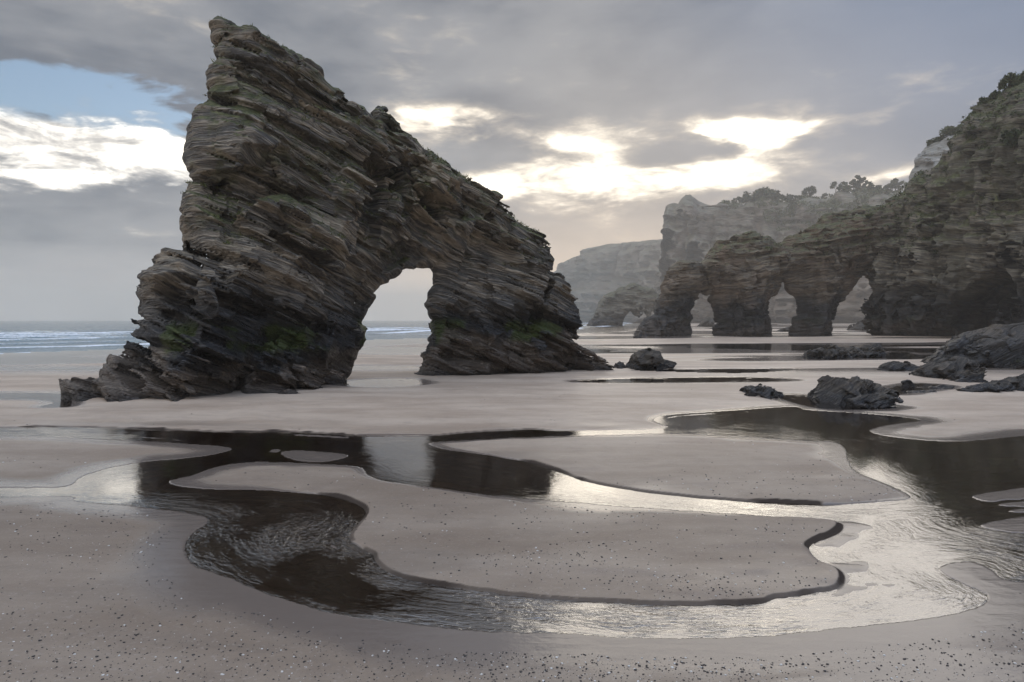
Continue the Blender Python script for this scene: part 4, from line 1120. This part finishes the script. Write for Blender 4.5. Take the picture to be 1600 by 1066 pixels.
# ------------------------------------------------------------------ pebbles and shells on the sand
def pebble_mat(name, c1, c2, rough):
    m, nt, b, out = new_mat(name)
    oi = nt.nodes.new('ShaderNodeObjectInfo'); g = nt.nodes.new('ShaderNodeNewGeometry')
    f = (noise(nt, g.outputs['Position'], 9.0, 2) * 1.6 - 0.3 + (S(nt, oi.outputs['Random']) - 0.5) * 0.4).clamp()
    setc(nt, b, 'Base Color', mix(nt, f, c1, c2)); b.inputs['Roughness'].default_value = rough
    return m
m_peb = pebble_mat("dark_pebble", (0.020, 0.018, 0.017), (0.060, 0.050, 0.044), 0.5)
m_shell = pebble_mat("pale_shell", (0.45, 0.42, 0.38), (0.78, 0.75, 0.70), 0.45)
def pebble_mesh(seed, mat):
    r = np.random.default_rng(seed); bm = bmesh.new(); bmesh.ops.create_icosphere(bm, subdivisions=1, radius=0.5)
    sc = 1 + 0.25 * r.normal(size=3)
    for v in bm.verts: v.co = Vector((v.co.x * sc[0], v.co.y * sc[1] * 0.75, v.co.z * 0.42)) * (1 + 0.14 * r.normal())
    me = bpy.data.meshes.new("pebble"); bm.to_mesh(me); bm.free(); me.materials.append(mat)
    for p in me.polygons: p.use_smooth = True
    return me
rng = np.random.default_rng(2024)
N = 120000
pyy = 575 + (1085 - 575) * rng.random(N); Yp = CAMH * F / (pyy - HZ); Xp = (rng.random(N) * 1.75 - 0.875) * (Yp + 0.3)
pxx = 800 + F * Xp / Yp
cl_ = fbm(Xp * 0.55, Yp * 0.8, Xp * 0, 3, 66)
dens = 0.05 + 0.13 * sstep(690, 790, pyy) + 0.75 * sstep(0.0, 0.5, cl_) ** 1.5 + 0.40 * sstep(930, 1040, pyy)
dens *= 0.25 + 0.75 * sstep(700, 800, pyy)
dens += 1.2 * np.exp(-((pyy - (790 + 0.02 * (pxx - 800))) / 18) ** 2) * (pxx > 560) * (pxx < 1100) * (0.4 + cl_)
dens += 0.8 * np.exp(-((pyy - 860) / 20) ** 2) * (pxx < 250) * (0.5 + cl_) + 0.9 * np.exp(-((pyy - 752) / 14) ** 2) * (pxx > 900) * (pxx < 1400) * (0.4 + cl_)
keep = rng.random(N) < dens * 0.30
Xp, Yp = Xp[keep], Yp[keep]
hp, wp, dp, sp = ground(Xp, Yp)
keep = (dp > 0.06) & (hp > 0.006)
Xp, Yp, hp = Xp[keep], Yp[keep], hp[keep]
size = 0.008 + 0.026 * rng.random(len(Xp)) ** 3.0
size *= np.clip(Yp / 7.0, 0.75, 2.2) ** 0.5
white = rng.random(len(Xp)) < 0.16
vis = size / Yp
inframe = (np.abs(Xp / Yp) < 0.72) & (Yp > 5.95)
order = np.argsort(-vis * inframe)
for kind_, mat, lab, cat, nm, cnt in ((False, m_peb, "small dark pebble lying on the bare sand of the foreground", "pebble", "pebble", 290), (True, m_shell, "small white shell fragment lying on the sand of the foreground", "shell", "shell", 190)):
    meshes = [pebble_mesh(900 + i + 20 * kind_, mat) for i in range(6)]
    ids = order[white[order] == kind_]
    for j, i in enumerate(ids[:cnt]):
        o = bpy.data.objects.new(nm, meshes[j % 6]); COL.objects.link(o)
        o.location = (Xp[i], Yp[i], hp[i] + 0.08 * size[i]); o.scale = (size[i],) * 3; o.rotation_euler = (0, 0, rng.random() * 6.28)
        tag(o, lab, cat, "dark pebbles scattered on the sand" if not kind_ else "white shell bits scattered on the sand")
    rest = ids[cnt:]
    base = [np.array([v.co[:] for v in m.vertices]) for m in meshes]; bf = [np.array([p.vertices[:] for p in m.polygons]) for m in meshes]
    Vs, Fs, off = [], [], 0
    for j, i in enumerate(rest):
        a = rng.random() * 6.28; c_, s_ = math.cos(a) * size[i], math.sin(a) * size[i]; B = base[j % 6]
        Vs.append(np.stack([B[:, 0] * c_ - B[:, 1] * s_ + Xp[i], B[:, 0] * s_ + B[:, 1] * c_ + Yp[i], B[:, 2] * size[i] + hp[i] + 0.08 * size[i]], 1)); Fs.append(bf[j % 6] + off); off += len(B)
    if Vs:
        o = obj(nm + "_scatter", mesh_np(nm, np.concatenate(Vs), np.concatenate(Fs), True), mat)
        tag(o, ("countless small dark pebbles strewn over the sand" if not kind_ else "countless tiny white shell bits strewn over the sand"), cat, kind='stuff')

# ------------------------------------------------------------------ sea haze
V = [(x, y, z) for z in (-2.5, 172) for (x, y) in ((-2600, -60), (2600, -60), (2600, 4990), (-2600, 4990))]
me = bpy.data.meshes.new("haze"); me.from_pydata(V, [], [(3, 2, 1, 0), (4, 5, 6, 7), (0, 1, 5, 4), (1, 2, 6, 5), (2, 3, 7, 6), (3, 0, 4, 7)])
m_haze = bpy.data.materials.new("haze"); m_haze.use_nodes = True; nt = m_haze.node_tree; nt.nodes.clear()
out = nt.nodes.new('ShaderNodeOutputMaterial'); pv = nt.nodes.new('ShaderNodeVolumePrincipled')
pv.inputs['Color'].default_value = (1.0, 0.925, 0.82, 1); pv.inputs['Density'].default_value = 0.00048; pv.inputs['Anisotropy'].default_value = 0.42
nt.links.new(pv.outputs[0], out.inputs['Volume'])
tag(obj("haze", me, m_haze), kind='stuff')
